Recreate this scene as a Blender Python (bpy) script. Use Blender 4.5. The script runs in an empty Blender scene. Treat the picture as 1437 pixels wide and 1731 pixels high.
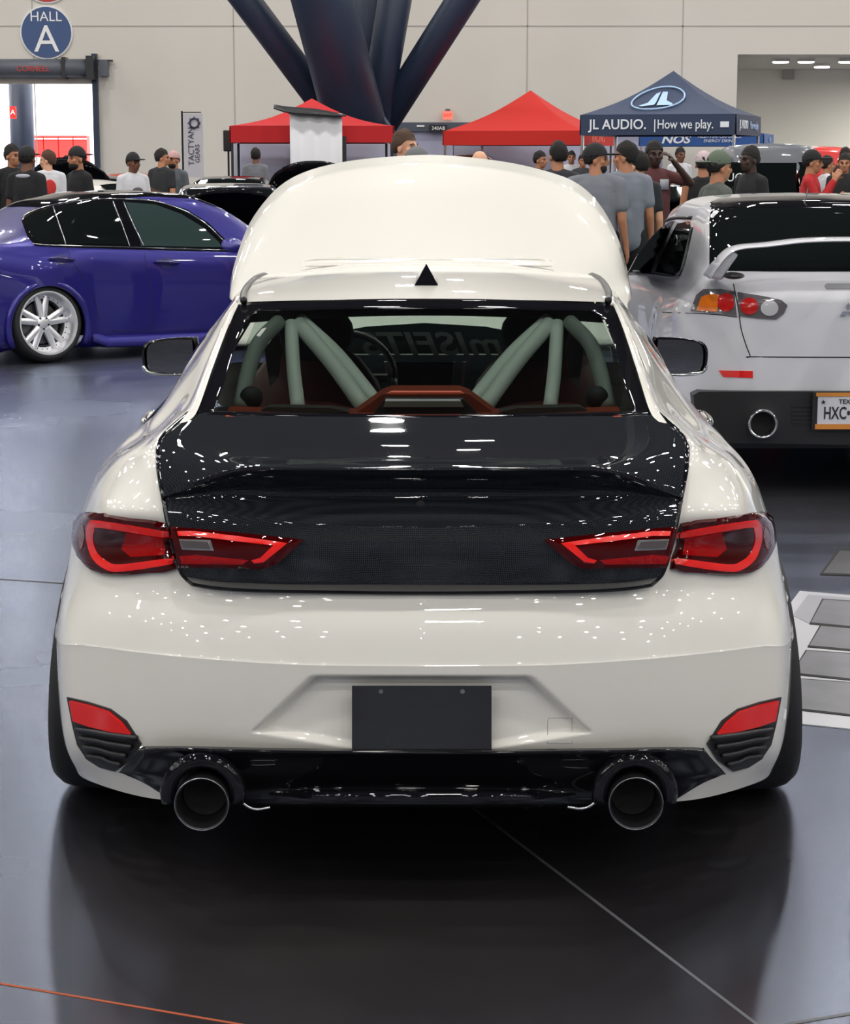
import bpy, bmesh, math, random
import numpy as np
from mathutils import Vector, Matrix
from mathutils.bvhtree import BVHTree
from mathutils.geometry import delaunay_2d_cdt
SC = bpy.context.scene; COL = SC.collection
# ---------------------------------------------------------------- camera
W_, H_, F_ = 1437.0, 1731.0, 3400.0
CZ = 1.68; PITCH = math.radians(9.97)
cam = bpy.data.cameras.new('camera'); camo = bpy.data.objects.new('camera', cam); COL.objects.link(camo)
cam.sensor_fit = 'HORIZONTAL'; cam.sensor_width = 36.0; cam.lens = 36.0*F_/W_
cam.clip_start = .05; cam.clip_end = 300
camo.location = (0, 0, CZ); camo.rotation_euler = (math.pi/2-PITCH, 0, 0); SC.camera = camo
CP, SP = math.cos(PITCH), math.sin(PITCH)
def ray(px, py):
    x = (px-W_/2)/F_; y = (H_/2-py)/F_
    return Vector((x, CP+y*SP, -SP+y*CP))
def at(px, py, Y):
    d = ray(px, py); return Vector((0, 0, CZ))+d*(Y/d.y)
def floor_at(px, py):
    d = ray(px, py); return Vector((0, 0, CZ))+d*(-CZ/d.z)
# ---------------------------------------------------------------- world, exposure, lamps
SC.view_settings.view_transform = 'Standard'; SC.view_settings.look = 'None'
SC.view_settings.exposure = -0.12; SC.view_settings.gamma = 1.0; SC.view_settings.use_curve_mapping = False
wd = bpy.data.worlds.new('world'); SC.world = wd; wd.use_nodes = True
wd.node_tree.nodes['Background'].inputs[0].default_value = (.9, .95, 1, 1)
wd.node_tree.nodes['Background'].inputs[1].default_value = 0.05
LAMP_W = 150.0
ld = bpy.data.lights.new('high_bay_lamp', 'AREA'); ld.shape = 'DISK'; ld.size = .42; ld.energy = LAMP_W; ld.color = (1, .975, .935)
for iy in range(15):
    for ix in range(11):
        lo = bpy.data.objects.new('high_bay_lamp', ld); COL.objects.link(lo)
        lo.location = (-26+5.1*ix+(iy % 2)*1.3, -19+5.0*iy, 10.0)
def area(name, loc, rot, sx, sy, e, col=(1, 1, 1)):
    l = bpy.data.lights.new(name, 'AREA'); l.shape = 'RECTANGLE'; l.size = sx; l.size_y = sy; l.energy = e; l.color = col
    o = bpy.data.objects.new(name, l); COL.objects.link(o); o.location = loc; o.rotation_euler = rot; return o
# ---------------------------------------------------------------- materials
def srgb(r, g, b):
    f = lambda c: ((c/255.0+.055)/1.055)**2.4 if c > 10 else c/255.0/12.92
    return (f(r), f(g), f(b), 1)
MATS = {}
def mat(name, col, rough=.5, metal=0, coat=0, spec=.5, trans=0, emit=0, noise=None, ior=1.5, alpha=1, bump=None, coat_rough=.02, sheen=0):
    if name in MATS: return MATS[name]
    m = bpy.data.materials.new(name); m.use_nodes = True; nt = m.node_tree; b = nt.nodes['Principled BSDF']
    c = col if len(col) == 4 else (*col, 1)
    b.inputs['Base Color'].default_value = c; b.inputs['Roughness'].default_value = rough
    b.inputs['Metallic'].default_value = metal; b.inputs['Coat Weight'].default_value = coat
    b.inputs['Coat Roughness'].default_value = coat_rough; b.inputs['Specular IOR Level'].default_value = spec
    b.inputs['Transmission Weight'].default_value = trans; b.inputs['IOR'].default_value = ior; b.inputs['Alpha'].default_value = alpha
    if emit: b.inputs['Emission Color'].default_value = c; b.inputs['Emission Strength'].default_value = emit
    if noise or bump:
        tc = nt.nodes.new('ShaderNodeTexCoord'); n = nt.nodes.new('ShaderNodeTexNoise')
        n.inputs['Scale'].default_value = (noise or bump)[0]; n.inputs['Detail'].default_value = 5
        nt.links.new(tc.outputs['Object'], n.inputs['Vector'])
        if noise:
            r = nt.nodes.new('ShaderNodeValToRGB'); k = noise[1]
            r.color_ramp.elements[0].position = .3; r.color_ramp.elements[1].position = .7
            r.color_ramp.elements[0].color = tuple(x*(1-k) for x in c[:3])+(1,)
            r.color_ramp.elements[1].color = tuple(min(1, x*(1+k)) for x in c[:3])+(1,)
            nt.links.new(n.outputs['Fac'], r.inputs['Fac']); nt.links.new(r.outputs['Color'], b.inputs['Base Color'])
        if bump:
            bp = nt.nodes.new('ShaderNodeBump'); bp.inputs['Strength'].default_value = bump[1]; bp.inputs['Distance'].default_value = .01
            nt.links.new(n.outputs['Fac'], bp.inputs['Height']); nt.links.new(bp.outputs['Normal'], b.inputs['Normal'])
    MATS[name] = m; return m
def glass_mat(name, tint, gloss=.12):
    if name in MATS: return MATS[name]
    m = bpy.data.materials.new(name); m.use_nodes = True; nt = m.node_tree; nt.nodes.clear()
    o = nt.nodes.new('ShaderNodeOutputMaterial'); t = nt.nodes.new('ShaderNodeBsdfTransparent'); g = nt.nodes.new('ShaderNodeBsdfGlossy')
    x = nt.nodes.new('ShaderNodeMixShader'); fr = nt.nodes.new('ShaderNodeFresnel'); fr.inputs['IOR'].default_value = 1.5
    t.inputs['Color'].default_value = (*tint, 1); g.inputs['Roughness'].default_value = .01; g.inputs['Color'].default_value = (1, 1, 1, 1)
    nt.links.new(fr.outputs[0], x.inputs[0]); nt.links.new(t.outputs[0], x.inputs[1]); nt.links.new(g.outputs[0], x.inputs[2])
    nt.links.new(x.outputs[0], o.inputs['Surface']); MATS[name] = m; return m
M_WHITE = mat('ivory_paint', srgb(223, 220, 212), .4, coat=1, coat_rough=.015, spec=.2)
M_SILVERWHITE = mat('cool_white_paint', srgb(214, 214, 220), .4, coat=1, spec=.2)
M_GLOSSBLACK = mat('gloss_black', (.006, .006, .008), .12, coat=1, spec=0)
M_BLACKPAINT = mat('black_car_paint', (.008, .008, .011), .2, coat=1, spec=0)
M_BLACKPLASTIC = mat('black_plastic', (.012, .012, .014), .45)
M_RUBBER = mat('tyre_rubber', (.011, .011, .012), .65, bump=(60, .15))
M_SATIN = mat('satin_black', (.02, .02, .022), .35)
M_CHROME = mat('chrome', (.85, .85, .87), .08, metal=1)
M_BRUSHED = mat('brushed_metal', (.6, .6, .62), .25, metal=1)
M_DARKMETAL = mat('dark_metal', (.05, .05, .055), .3, metal=.8)
M_GLASS = glass_mat('tinted_rear_glass', (.60, .67, .63))
M_DARKGLASS = mat('privacy_glass', (.006, .008, .008), .03, coat=1, spec=0)
M_CLEARGLASS = glass_mat('clear_glass', (.72, .82, .78))
M_INTERIOR = mat('interior_dark', (.012, .013, .014), .7)
M_OXBLOOD = mat('oxblood_leather', srgb(92, 22, 20), .5)
M_TERRA = mat('terracotta_leather', srgb(140, 60, 40), .8, spec=.2, bump=(120, .15))
M_GREYPANEL = mat('grey_speaker_cloth', srgb(120, 128, 124), .8)
M_SEALGAP = mat('panel_gap', (.008, .008, .008), .8)
M_RED = mat('red_cloth', srgb(222, 36, 30), .75)
def carbon():
    m = mat('carbon_fibre', (.012, .014, .018), .3, coat=1, spec=0); nt = m.node_tree; b = nt.nodes['Principled BSDF']
    tc = nt.nodes.new('ShaderNodeTexCoord'); mp = nt.nodes.new('ShaderNodeMapping'); mp.inputs['Rotation'].default_value = (0, math.radians(45), 0)
    ck = nt.nodes.new('ShaderNodeTexChecker'); ck.inputs['Scale'].default_value = 330
    ck.inputs['Color1'].default_value = (.009, .010, .013, 1); ck.inputs['Color2'].default_value = (.024, .027, .033, 1)
    nt.links.new(tc.outputs['Object'], mp.inputs['Vector']); nt.links.new(mp.outputs[0], ck.inputs['Vector']); nt.links.new(ck.outputs['Color'], b.inputs['Base Color'])
    return m
M_CARBON = carbon()
# ---------------------------------------------------------------- object helpers
def tag(o, label=None, cat=None, group=None, kind=None):
    if label: o['label'] = label
    if cat: o['category'] = cat
    if group: o['group'] = group
    if kind: o['kind'] = kind
    return o
WM = {}
def empty(name, label=None, cat=None, loc=(0, 0, 0), rz=0, group=None):
    o = bpy.data.objects.new(name, None); COL.objects.link(o); o.location = loc; o.rotation_euler = (0, 0, rz)
    o.empty_display_size = .1; WM[o.name] = Matrix.Translation(loc) @ Matrix.Rotation(rz, 4, 'Z'); return tag(o, label, cat, group)
def wm(o): return WM.get(o.name, Matrix.Identity(4)) if o else Matrix.Identity(4)
def obj(name, vs, fs, m, parent=None, smooth=True, local=False, recalc=False, weld=0):
    """links one mesh object; vs are world coordinates (or the parent's own when local)"""
    me = bpy.data.meshes.new(name); me.from_pydata([tuple(v) for v in vs], [], [tuple(f) for f in fs]); me.validate()
    M = wm(parent)
    if not local and parent is not None: me.transform(M.inverted())
    if recalc or weld:
        bm = bmesh.new(); bm.from_mesh(me)
        if weld: bmesh.ops.remove_doubles(bm, verts=bm.verts, dist=weld)
        bmesh.ops.recalc_face_normals(bm, faces=bm.faces); bm.to_mesh(me); bm.free()
    if smooth: me.polygons.foreach_set('use_smooth', [True]*len(me.polygons))
    me.materials.append(m); o = bpy.data.objects.new(name, me); COL.objects.link(o)
    if parent is not None: o.parent = parent; WM[o.name] = M
    return o
def setmod(o, kind, name='m', **kw):
    md = o.modifiers.new(name, kind)
    for k, v in kw.items(): setattr(md, k, v)
    return o
class MB:
    """collects shapes, then links them as ONE mesh"""
    def __init__(s): s.v = []; s.f = []
    def add(s, vs, fs):
        n = len(s.v); s.v += [Vector(v) for v in vs]; s.f += [tuple(i+n for i in f) for f in fs]; return s
    def box(s, c, d, M=None):
        x, y, z = d[0]/2, d[1]/2, d[2]/2; c = Vector(c)
        vs = [Vector((a*x, b*y, e*z)) for e in (-1, 1) for b in (-1, 1) for a in (-1, 1)]
        vs = [(M @ v if M else v)+c for v in vs]
        return s.add(vs, [(0, 2, 3, 1), (4, 5, 7, 6), (0, 1, 5, 4), (2, 6, 7, 3), (0, 4, 6, 2), (1, 3, 7, 5)])
    def tube(s, pts, r, n=10, cap=True, r2=None, up=(0, 0, 1)):
        pts = [Vector(p) for p in pts]; k = len(pts); rr = r if isinstance(r, (list, tuple)) else [r]*k; vs = []; fs = []
        prev = None
        for i, p in enumerate(pts):
            t = (pts[min(i+1, k-1)]-pts[max(i-1, 0)]).normalized()
            a = t.cross(Vector(up)) if prev is None else prev-t*prev.dot(t)
            if a.length < 1e-4: a = t.cross(Vector((1, .1, 0)))
            a.normalize(); b = t.cross(a).normalized(); prev = a
            q = rr[i]
            for j in range(n):
                an = 2*math.pi*j/n; vs.append(p+a*math.cos(an)*q+b*math.sin(an)*(q*(r2 or 1)))
        for i in range(k-1):
            for j in range(n): fs.append((i*n+j, i*n+(j+1) % n, (i+1)*n+(j+1) % n, (i+1)*n+j))
        if cap: fs.append(tuple(range(n))[::-1]); fs.append(tuple((k-1)*n+j for j in range(n)))
        return s.add(vs, fs)
    def ell(s, c, r, nu=16, nv=10, M=None):
        c = Vector(c); vs = []; fs = []
        for i in range(nv+1):
            ph = math.pi*i/nv
            for j in range(nu):
                th = 2*math.pi*j/nu; v = Vector((r[0]*math.sin(ph)*math.cos(th), r[1]*math.sin(ph)*math.sin(th), r[2]*math.cos(ph)))
                vs.append((M @ v if M else v)+c)
        for i in range(nv):
            for j in range(nu): fs.append((i*nu+j, (i+1)*nu+j, (i+1)*nu+(j+1) % nu, i*nu+(j+1) % nu))
        return s.add(vs, fs)
    def lathe(s, prof, M, n=40):
        """prof: (r, h) pairs turned about local X axis"""
        vs = []; fs = []; k = len(prof)
        for r, h in prof:
            for j in range(n):
                a = 2*math.pi*j/n; vs.append(M @ Vector((h, r*math.cos(a), r*math.sin(a))))
        for i in range(k-1):
            for j in range(n): fs.append((i*n+j, (i+1)*n+j, (i+1)*n+(j+1) % n, i*n+(j+1) % n))
        return s.add(vs, fs)
    def prism(s, poly, d):
        """poly: 3D points of a planar outline; d: extrusion vector"""
        n = len(poly); d = Vector(d); vs = [Vector(p) for p in poly]+[Vector(p)+d for p in poly]
        return s.add(vs, [tuple(range(n)), tuple(range(2*n-1, n-1, -1))]+[(i, i+n, (i+1) % n+n, (i+1) % n) for i in range(n)])
    def build(s, name, m, parent=None, smooth=False, **kw): return obj(name, s.v, s.f, m, parent, smooth, recalc=True, **kw)
def smooth_by_angle(o, deg=35):
    me = o.data; bm = bmesh.new(); bm.from_mesh(me)
    for e in bm.edges:
        e.smooth = not (len(e.link_faces) == 2 and e.calc_face_angle(0) > math.radians(deg))
    for f in bm.faces: f.smooth = True
    bm.to_mesh(me); bm.free(); return o
def bevel(o, w=.01, seg=2):
    setmod(o, 'BEVEL', width=w, segments=seg, limit_method='ANGLE'); return o
# ---------------------------------------------------------------- splines and grids
def cr(P, n):
    """Catmull-Rom through P (k x m): n samples per span"""
    P = np.asarray(P, float); k = len(P)
    Q = np.vstack([2*P[0:1]-P[1:2], P, 2*P[-1:]-P[-2:-1]]); out = []
    for i in range(k-1):
        p0, p1, p2, p3 = Q[i], Q[i+1], Q[i+2], Q[i+3]; m = n[i] if isinstance(n, (list, tuple)) else n
        for j in range(m):
            t = j/m; out.append(.5*((2*p1)+(-p0+p2)*t+(2*p0-5*p1+4*p2-p3)*t*t+(-p0+3*p1-3*p2+p3)*t**3))
    out.append(P[-1]); return np.array(out)
def crg(N, nr, nc):
    """refines a control net N[row][col] (x,y,z) both ways"""
    N = np.asarray(N, float); R, C, _ = N.shape
    A = cr(N.reshape(R, C*3), nr); A = A.reshape(len(A), C, 3); A = A.transpose(1, 0, 2)
    B = cr(A.reshape(C, -1), nc); B = B.reshape(len(B), -1, 3); return B.transpose(1, 0, 2)
def gridfaces(R, C, keep=None, flip=False):
    fs = []
    for i in range(R-1):
        for j in range(C-1):
            if keep and not keep(i, j): continue
            q = (i*C+j, i*C+j+1, (i+1)*C+j+1, (i+1)*C+j); fs.append(q[::-1] if flip else q)
    return fs
def mirror_grid(vs, fs):
    n = len(vs); v2 = list(vs)+[(-v[0], v[1], v[2]) for v in vs]; return v2, list(fs)+[tuple(i+n for i in f[::-1]) for f in fs]
def bvh_of(*obs):
    vs = []; fs = []
    for o in obs:
        n = len(vs); M = wm(o.parent) if o.parent else Matrix.Identity(4)
        vs += [M @ v.co for v in o.data.vertices]; fs += [tuple(i+n for i in p.vertices) for p in o.data.polygons]
    return BVHTree.FromPolygons(vs, fs)
def fill2d(outline, step):
    """triangulated interior of a 2-D outline with a regular grid of inner points"""
    P = []
    k = len(outline)
    for i in range(k):
        a, b = Vector(outline[i]), Vector(outline[(i+1) % k]); m = max(1, int((b-a).length/step))
        for j in range(m): P.append(a+(b-a)*(j/m))
    n = len(P); xs = [p.x for p in P]; ys = [p.y for p in P]
    def inside(x, y):
        c = False; j = n-1
        for i in range(n):
            if (P[i].y > y) != (P[j].y > y) and x < (P[j].x-P[i].x)*(y-P[i].y)/(P[j].y-P[i].y)+P[i].x: c = not c
            j = i
        return c
    def near(x, y): return min((p.x-x)**2+(p.y-y)**2 for p in P) < (step*.45)**2
    Q = []
    y = min(ys)+step/2
    while y < max(ys):
        x = min(xs)+step/2
        while x < max(xs):
            if inside(x, y) and not near(x, y): Q.append(Vector((x, y)))
            x += step
        y += step
    r = delaunay_2d_cdt(P+Q, [(i, (i+1) % n) for i in range(n)], [tuple(range(n))], 2, 1e-5)
    return r[0], r[2]
def smooth_outline(pts, n=4): 
    P = np.asarray(list(pts)+[pts[0]], float); Q = np.vstack([P[-2:-1], P, P[1:2]]); out = []
    for i in range(len(P)-1):
        p0, p1, p2, p3 = Q[i], Q[i+1], Q[i+2], Q[i+3]
        for j in range(n):
            t = j/n; out.append(.5*((2*p1)+(-p0+p2)*t+(2*p0-5*p1+4*p2-p3)*t*t+(-p0+3*p1-3*p2+p3)*t**3))
    return [tuple(x) for x in out]
CAMV = Vector((0, 0, CZ))
def hit(bvh, px, py):
    h = bvh.ray_cast(CAMV, ray(px, py).normalized()); 
    if h[0] is None: 
        h = bvh.find_nearest(at(px, py, 10)) if False else (None, None, None, None)
    if h[0] is not None and h[1].dot(ray(px, py)) > 0: h = (h[0], -h[1], h[2], h[3])
    return h
def panel(name, outline, bvh, m, parent, off=.004, thick=.006, step=6, sm=True, bulge=0, Yfall=None):
    """a panel that lies on a curved surface: the outline is laid onto the surface and gets its own thickness"""
    V, Fc = fill2d(outline, step); top = []; ok = []; last = None
    for v in V:
        h = hit(bvh, v[0], v[1])
        if h[0] is None:
            best = None
            cx = sum(p[0] for p in outline)/len(outline); cy = sum(p[1] for p in outline)/len(outline)
            for t in (.03, .06, .1, .16, .25, .4):
                h2 = hit(bvh, v[0]+(cx-v[0])*t, v[1]+(cy-v[1])*t)
                if h2[0] is not None: best = h2; break
            if best is None: best = (at(v[0], v[1], Yfall or 5), Vector((0, -1, 0)), 0, 0)
            h = best
        top.append((h[0], h[1]))
    n = len(top); cnt = {}
    for f in Fc:
        for i in range(len(f)):
            e = (f[i], f[(i+1) % len(f)]); cnt[e] = cnt.get(e, 0)+1
    bd = [e for e in cnt if (e[1], e[0]) not in cnt]; bset = {i for e in bd for i in e}
    vs = [p+nn*(off+(bulge if (bulge and i not in bset) else 0)) for i, (p, nn) in enumerate(top)]+[p+nn*(off-thick) for p, nn in top]
    # bulge: smooth relax
    if bulge:
        nb = {i: set() for i in range(n)}
        for f in Fc:
            for i in range(len(f)): nb[f[i]].add(f[(i+1) % len(f)]); nb[f[(i+1) % len(f)]].add(f[i])
        hgt = [0.0 if i in bset else 1.0 for i in range(n)]
        for _ in range(6): hgt = [0.0 if i in bset else .5*hgt[i]+.5*sum(hgt[j] for j in nb[i])/max(1, len(nb[i])) for i in range(n)]
        for i, (p, nn) in enumerate(top): vs[i] = p+nn*(off+bulge*hgt[i])
    fs = [tuple(f) for f in Fc]+[tuple(j+n for j in f[::-1]) for f in Fc]+[(a, b, b+n, a+n) for a, b in bd]
    o = obj(name, vs, fs, m, parent, True, recalc=True); smooth_by_angle(o, 50); return o
def shaped(name, outline, Yf, thick, m, parent, step=12):
    """a curved plate with real thickness: Yf(px, py) gives the depth of its front face"""
    V, Fc = fill2d(outline, step); n = len(V); cnt = {}
    for f in Fc:
        for i in range(len(f)): cnt[(f[i], f[(i+1) % len(f)])] = 1
    bd = [e for e in cnt if (e[1], e[0]) not in cnt]; P = [at(v[0], v[1], Yf(v[0], v[1])) for v in V]
    o = obj(name, P+[p+Vector((0, thick, 0)) for p in P], [tuple(f) for f in Fc]+[tuple(j+n for j in f[::-1]) for f in Fc]+[(a, b, b+n, a+n) for a, b in bd], m, parent, True, recalc=True)
    return smooth_by_angle(o, 40)
def seam(name, pts, bvh, m, parent, w=.003, off=.0015, n=6, closed=False):
    """a thin round line laid along a curved surface"""
    P = cr(pts, n) if not closed else cr(list(pts)+[pts[0]], n); L = []
    for p in P:
        h = hit(bvh, p[0], p[1])
        if h[0] is not None: L.append(h[0]+h[1]*off)
    if len(L) < 2: return None
    return MB().tube(L, w, 6).build(name, m, parent, smooth=True)
def text(body, size, M, m, name='lettering', parent=None, depth=.002, align='CENTER', shear=0, sx=1, bold=0, space=1):
    cu = bpy.data.curves.new(name, 'FONT'); cu.body = body; cu.size = size; cu.extrude = depth; cu.align_x = align; cu.align_y = 'CENTER'; cu.shear = shear
    cu.offset = bold; cu.space_character = space; cu.resolution_u = 3
    o = bpy.data.objects.new(name, cu); COL.objects.link(o); bpy.context.view_layer.update()
    me = bpy.data.meshes.new_from_object(o.evaluated_get(bpy.context.evaluated_depsgraph_get())); bpy.data.objects.remove(o); bpy.data.curves.remove(cu)
    me.transform(M @ Matrix.Diagonal((sx, 1, 1, 1)))
    if parent is not None: me.transform(wm(parent).inverted())
    me.materials.clear(); me.materials.append(m); me.name = name
    o = bpy.data.objects.new(name, me); COL.objects.link(o)
    if parent is not None: o.parent = parent; WM[o.name] = wm(parent)
    return o
def facing(loc, rz=0, tilt=math.pi/2): return Matrix.Translation(loc) @ Matrix.Rotation(rz, 4, 'Z') @ Matrix.Rotation(tilt, 4, 'X')
# ================================================================ THE SETTING
YB = 55.0
def struct(name, mb, m, smooth=False): return tag(mb.build(name, m, None, smooth), kind='structure')
def floor_mat():
    m = bpy.data.materials.new('polished_concrete'); m.use_nodes = True; nt = m.node_tree; b = nt.nodes['Principled BSDF']
    tc = nt.nodes.new('ShaderNodeTexCoord')
    def nz(s, d=6): 
        n = nt.nodes.new('ShaderNodeTexNoise'); n.inputs['Scale'].default_value = s; n.inputs['Detail'].default_value = d; nt.links.new(tc.outputs['Object'], n.inputs['Vector']); return n
    n1 = nz(.9); r = nt.nodes.new('ShaderNodeValToRGB'); r.color_ramp.elements[0].position = .32; r.color_ramp.elements[1].position = .72
    r.color_ramp.elements[0].color = (.009, .008, .009, 1); r.color_ramp.elements[1].color = (.030, .026, .026, 1)
    nt.links.new(n1.outputs['Fac'], r.inputs['Fac']); nt.links.new(r.outputs['Color'], b.inputs['Base Color'])
    n2 = nz(.6, 3); mr = nt.nodes.new('ShaderNodeMapRange'); mr.inputs['From Min'].default_value = .3; mr.inputs['From Max'].default_value = .7
    mr.inputs['To Min'].default_value = .24; mr.inputs['To Max'].default_value = .29
    nt.links.new(n2.outputs['Fac'], mr.inputs['Value'])
    nt.nodes.remove(b); out = nt.nodes['Material Output']
    df = nt.nodes.new('ShaderNodeBsdfDiffuse'); gl = nt.nodes.new('ShaderNodeBsdfGlossy'); mx = nt.nodes.new('ShaderNodeMixShader'); fr = nt.nodes.new('ShaderNodeFresnel')
    fr.inputs['IOR'].default_value = 1.75; gl.inputs['Color'].default_value = (.72, .80, 1.0, 1)
    nt.links.new(r.outputs['Color'], df.inputs['Color']); nt.links.new(mr.outputs[0], gl.inputs['Roughness'])
    nt.links.new(fr.outputs[0], mx.inputs[0]); nt.links.new(df.outputs[0], mx.inputs[1]); nt.links.new(gl.outputs[0], mx.inputs[2]); nt.links.new(mx.outputs[0], out.inputs['Surface'])
    return m
M_FLOOR = floor_mat()
M_WALL = mat('wall_paint', srgb(214, 209, 200), .7, noise=(.35, .03))
M_CEIL = mat('ceiling_dark', (.06, .06, .065), .8)
M_NAVY = mat('navy_steel', srgb(38, 50, 72), .45, noise=(1.5, .12))
M_DOORGREY = mat('shutter_grey', srgb(92, 96, 106), .45)
struct('floor', MB().box((0, 10, -.1), (96, 110, .2)), M_FLOOR)
struct('ceiling', MB().box((0, 8, 11.6), (96, 106, .2)), M_CEIL)
struct('wall_left', MB().box((-46, 8, 5.7), (.3, 96, 11.8)), M_WALL)
struct('wall_right', MB().box((46, 8, 5.7), (.3, 96, 11.8)), M_WALL)
struct('wall_front', MB().box((0, -38, 5.7), (92, .3, 11.8)), M_WALL)
def wx(px, Y=YB): return at(px, 250, Y).x
def wz(py, Y=YB): return at(718, py, Y).z
# back wall with a door opening on the left and an alcove on the right
dxl, dxr, dz = wx(-14), wx(161), wz(130); axl, az = wx(1243), wz(92)
bw = MB()
bw.box(((-46+dxl)/2, YB+.15, 5.7), (dxl+46, .3, 11.8)); bw.box(((dxl+dxr)/2, YB+.15, (dz+11.6)/2), (dxr-dxl, .3, 11.6-dz))
bw.box(((dxr+axl)/2, YB+.15, 5.7), (axl-dxr, .3, 11.8)); bw.box(((axl+46)/2, YB+.15, (az+11.6)/2), (46-axl, .3, 11.6-az))
struct('wall_back', bw, M_WALL)
sj = MB(); M_JOINT = mat('wall_joint', srgb(176, 172, 166), .8)
for px in (62, 398, 640, 890, 1150): sj.box((wx(px), YB-.004, 5.7), (.03, .012, 11.6))
sj.box(((dxr+axl)/2-8, YB-.004, wz(44)), (axl-dxr+30, .012, .035))
struct('trim_1', sj, M_JOINT)
# alcove
ad = 9.0; al = MB(); al.box((axl-.1, YB+ad/2+.3, 3.2), (.2, ad, 6.4)); al.box(((axl+46)/2, YB+ad+.4, 3.2), (46-axl, .2, 6.4))
struct('wall_alcove', al, mat('alcove_paint', srgb(226, 222, 212), .7))
struct('ceiling_alcove', MB().box(((axl+46)/2, YB+ad/2+.3, az+.15), (46-axl, ad, .3)), mat('alcove_ceiling', srgb(190, 186, 180), .8))
struct('floor_alcove', MB().box(((axl+46)/2, YB+ad/2, -.12), (46-axl, ad+1, .2)), M_FLOOR)
M_LAMP = mat('lit_lamp_lens', (1, .97, .9), .5, emit=14)
for i, (px, py) in enumerate(((1320, 95), (1363, 97), (1390, 105), (1432, 96))):
    Yl = YB+(2.0 if py < 100 else 5.0); x = at(px, py, Yl).x
    t = empty('ceiling_light', ['round downlight nearest the left edge of the alcove ceiling', 'round downlight in the alcove ceiling, second from its left edge', 'round downlight set further back in the alcove ceiling', 'round downlight of the alcove ceiling at the right frame edge'][i], 'light', (x, Yl, az), group='downlights in the alcove')
    MB().tube([(x, Yl, az), (x, Yl, az-.10)], .26, 16).build('housing', M_CHROME, t)
    MB().tube([(x, Yl, az-.10), (x, Yl, az-.13)], .22, 16).build('lens', M_LAMP, t)
area('alcove_light', ((axl+46)/2-7, YB+4.5, az-.3), (0, 0, 0), 8, 6, 2600, (1, .97, .9))
t = empty('speaker', 'small white wall speaker high on the alcove back wall', 'speaker', (wx(1329), YB+ad, wz(118, YB+ad)))
MB().box((at(1335, 122, YB+ad).x, YB+ad+.2, at(1335, 122, YB+ad).z), (.34, .2, .42)).build('housing', mat('speaker_white', srgb(170, 165, 158), .6), t)
# lobby behind the door
lob = MB(); lob.box(((dxl+dxr)/2-1, YB+14, 3), (30, .3, 8)); lob.box((dxr+6, YB+7, 3), (.3, 14, 8)); lob.box((dxl-9, YB+7, 3), (.3, 14, 8))
struct('wall_lobby', lob, mat('lobby_white', (.9, .9, .9), .7))
struct('floor_lobby', MB().box(((dxl+dxr)/2-1, YB+7.2, -.12), (30, 14, .2)), M_FLOOR)
struct('ceiling_lobby', MB().box(((dxl+dxr)/2-1, YB+7.2, 7.2), (30, 14, .2)), MATS['lobby_white'])
area('lobby_light', ((dxl+dxr)/2-1, YB+7, 6.9), (0, 0, 0), 14, 9, 6500, (1, .99, .97))
# door: frame, shutter roll
df = MB(); df.box((dxr+.06, YB-.08, dz/2+.3), (.14, .2, dz+.6)); df.box((dxl-.06, YB-.08, dz/2+.3), (.14, .2, dz+.6))
do = tag(empty('door_1', None, None, ((dxl+dxr)/2, YB, 0)), kind='structure'); df.build('door_frame', M_NAVY, do)
MB().tube([(dxl-.3, YB-.3, wz(116)), (dxr-.05, YB-.3, wz(116))], .24, 20).build('shutter_roll', M_DOORGREY, do, smooth=True)
MB().box(((dxl+dxr)/2, YB-.02, wz(135)), (dxr-dxl, .1, .22)).build('shutter_curtain', mat('curtain_cream', srgb(200, 192, 180), .7), do)
bk = MB().box((dxr+.0, YB-.3, wz(116)), (.2, .5, .62)); bk.box((dxr-.7, YB-.3, wz(116)), (.1, .5, .56)); bk.box((dxr+.25, YB-.1, wz(103)), (.6, .08, .05))
bk.build('bracket', M_SATIN, do); MB().box((wx(181), YB-.12, wz(115)), (.22, .2, .42)).build('motor_box', M_DOORGREY, do)
text('CORNELL', .2, facing((wx(67), YB-.56, wz(118))), mat('label_red', srgb(200, 60, 50), .6), 'nameplate', do)
# lobby contents
pil = tag(MB().tube([(at(40, 300, YB+3).x, YB+3, 0), (at(40, 300, YB+3).x, YB+3, 7)], .34, 20).build('pillar', M_NAVY, None, smooth=True), 'dark navy round pillar standing beyond the open roll-up door', 'pillar')
for i, (a, b) in enumerate(((22, 52), (54, 74), (75, 99), (100, 124), (125, 148))):
    c = at((a+b)/2, 270, YB+9); w = (b-a)/F_*(YB+9)
    t = empty('ticket_booth', ['red display booth partly behind the navy pillar in the lobby', 'red display booth just right of the lobby pillar', 'red lobby booth, third from the right edge of the doorway', 'red lobby booth, second from the right edge of the doorway', 'red lobby booth nearest the right edge of the doorway'][i], 'booth', (c.x, YB+9, 0), group='red booths in the lobby')
    z1 = at(0, 229, YB+9).z; zc = at(0, 275, YB+9).z
    MB().box((c.x, YB+9.3, z1/2), (w-.02, .6, z1)).build('panel', mat('booth_red', srgb(225, 30, 26), .6), t)
    MB().box((c.x, YB+9, z1-.1), (w-.02, .06, .03)).build('trim_strip', mat('booth_white', (.9, .9, .9), .6), t)
    MB().tube([(c.x, YB+8.93, zc), (c.x, YB+8.99, zc)], .17, 20).build('round_window', mat('booth_white', (.9, .9, .9), .6), t)
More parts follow.
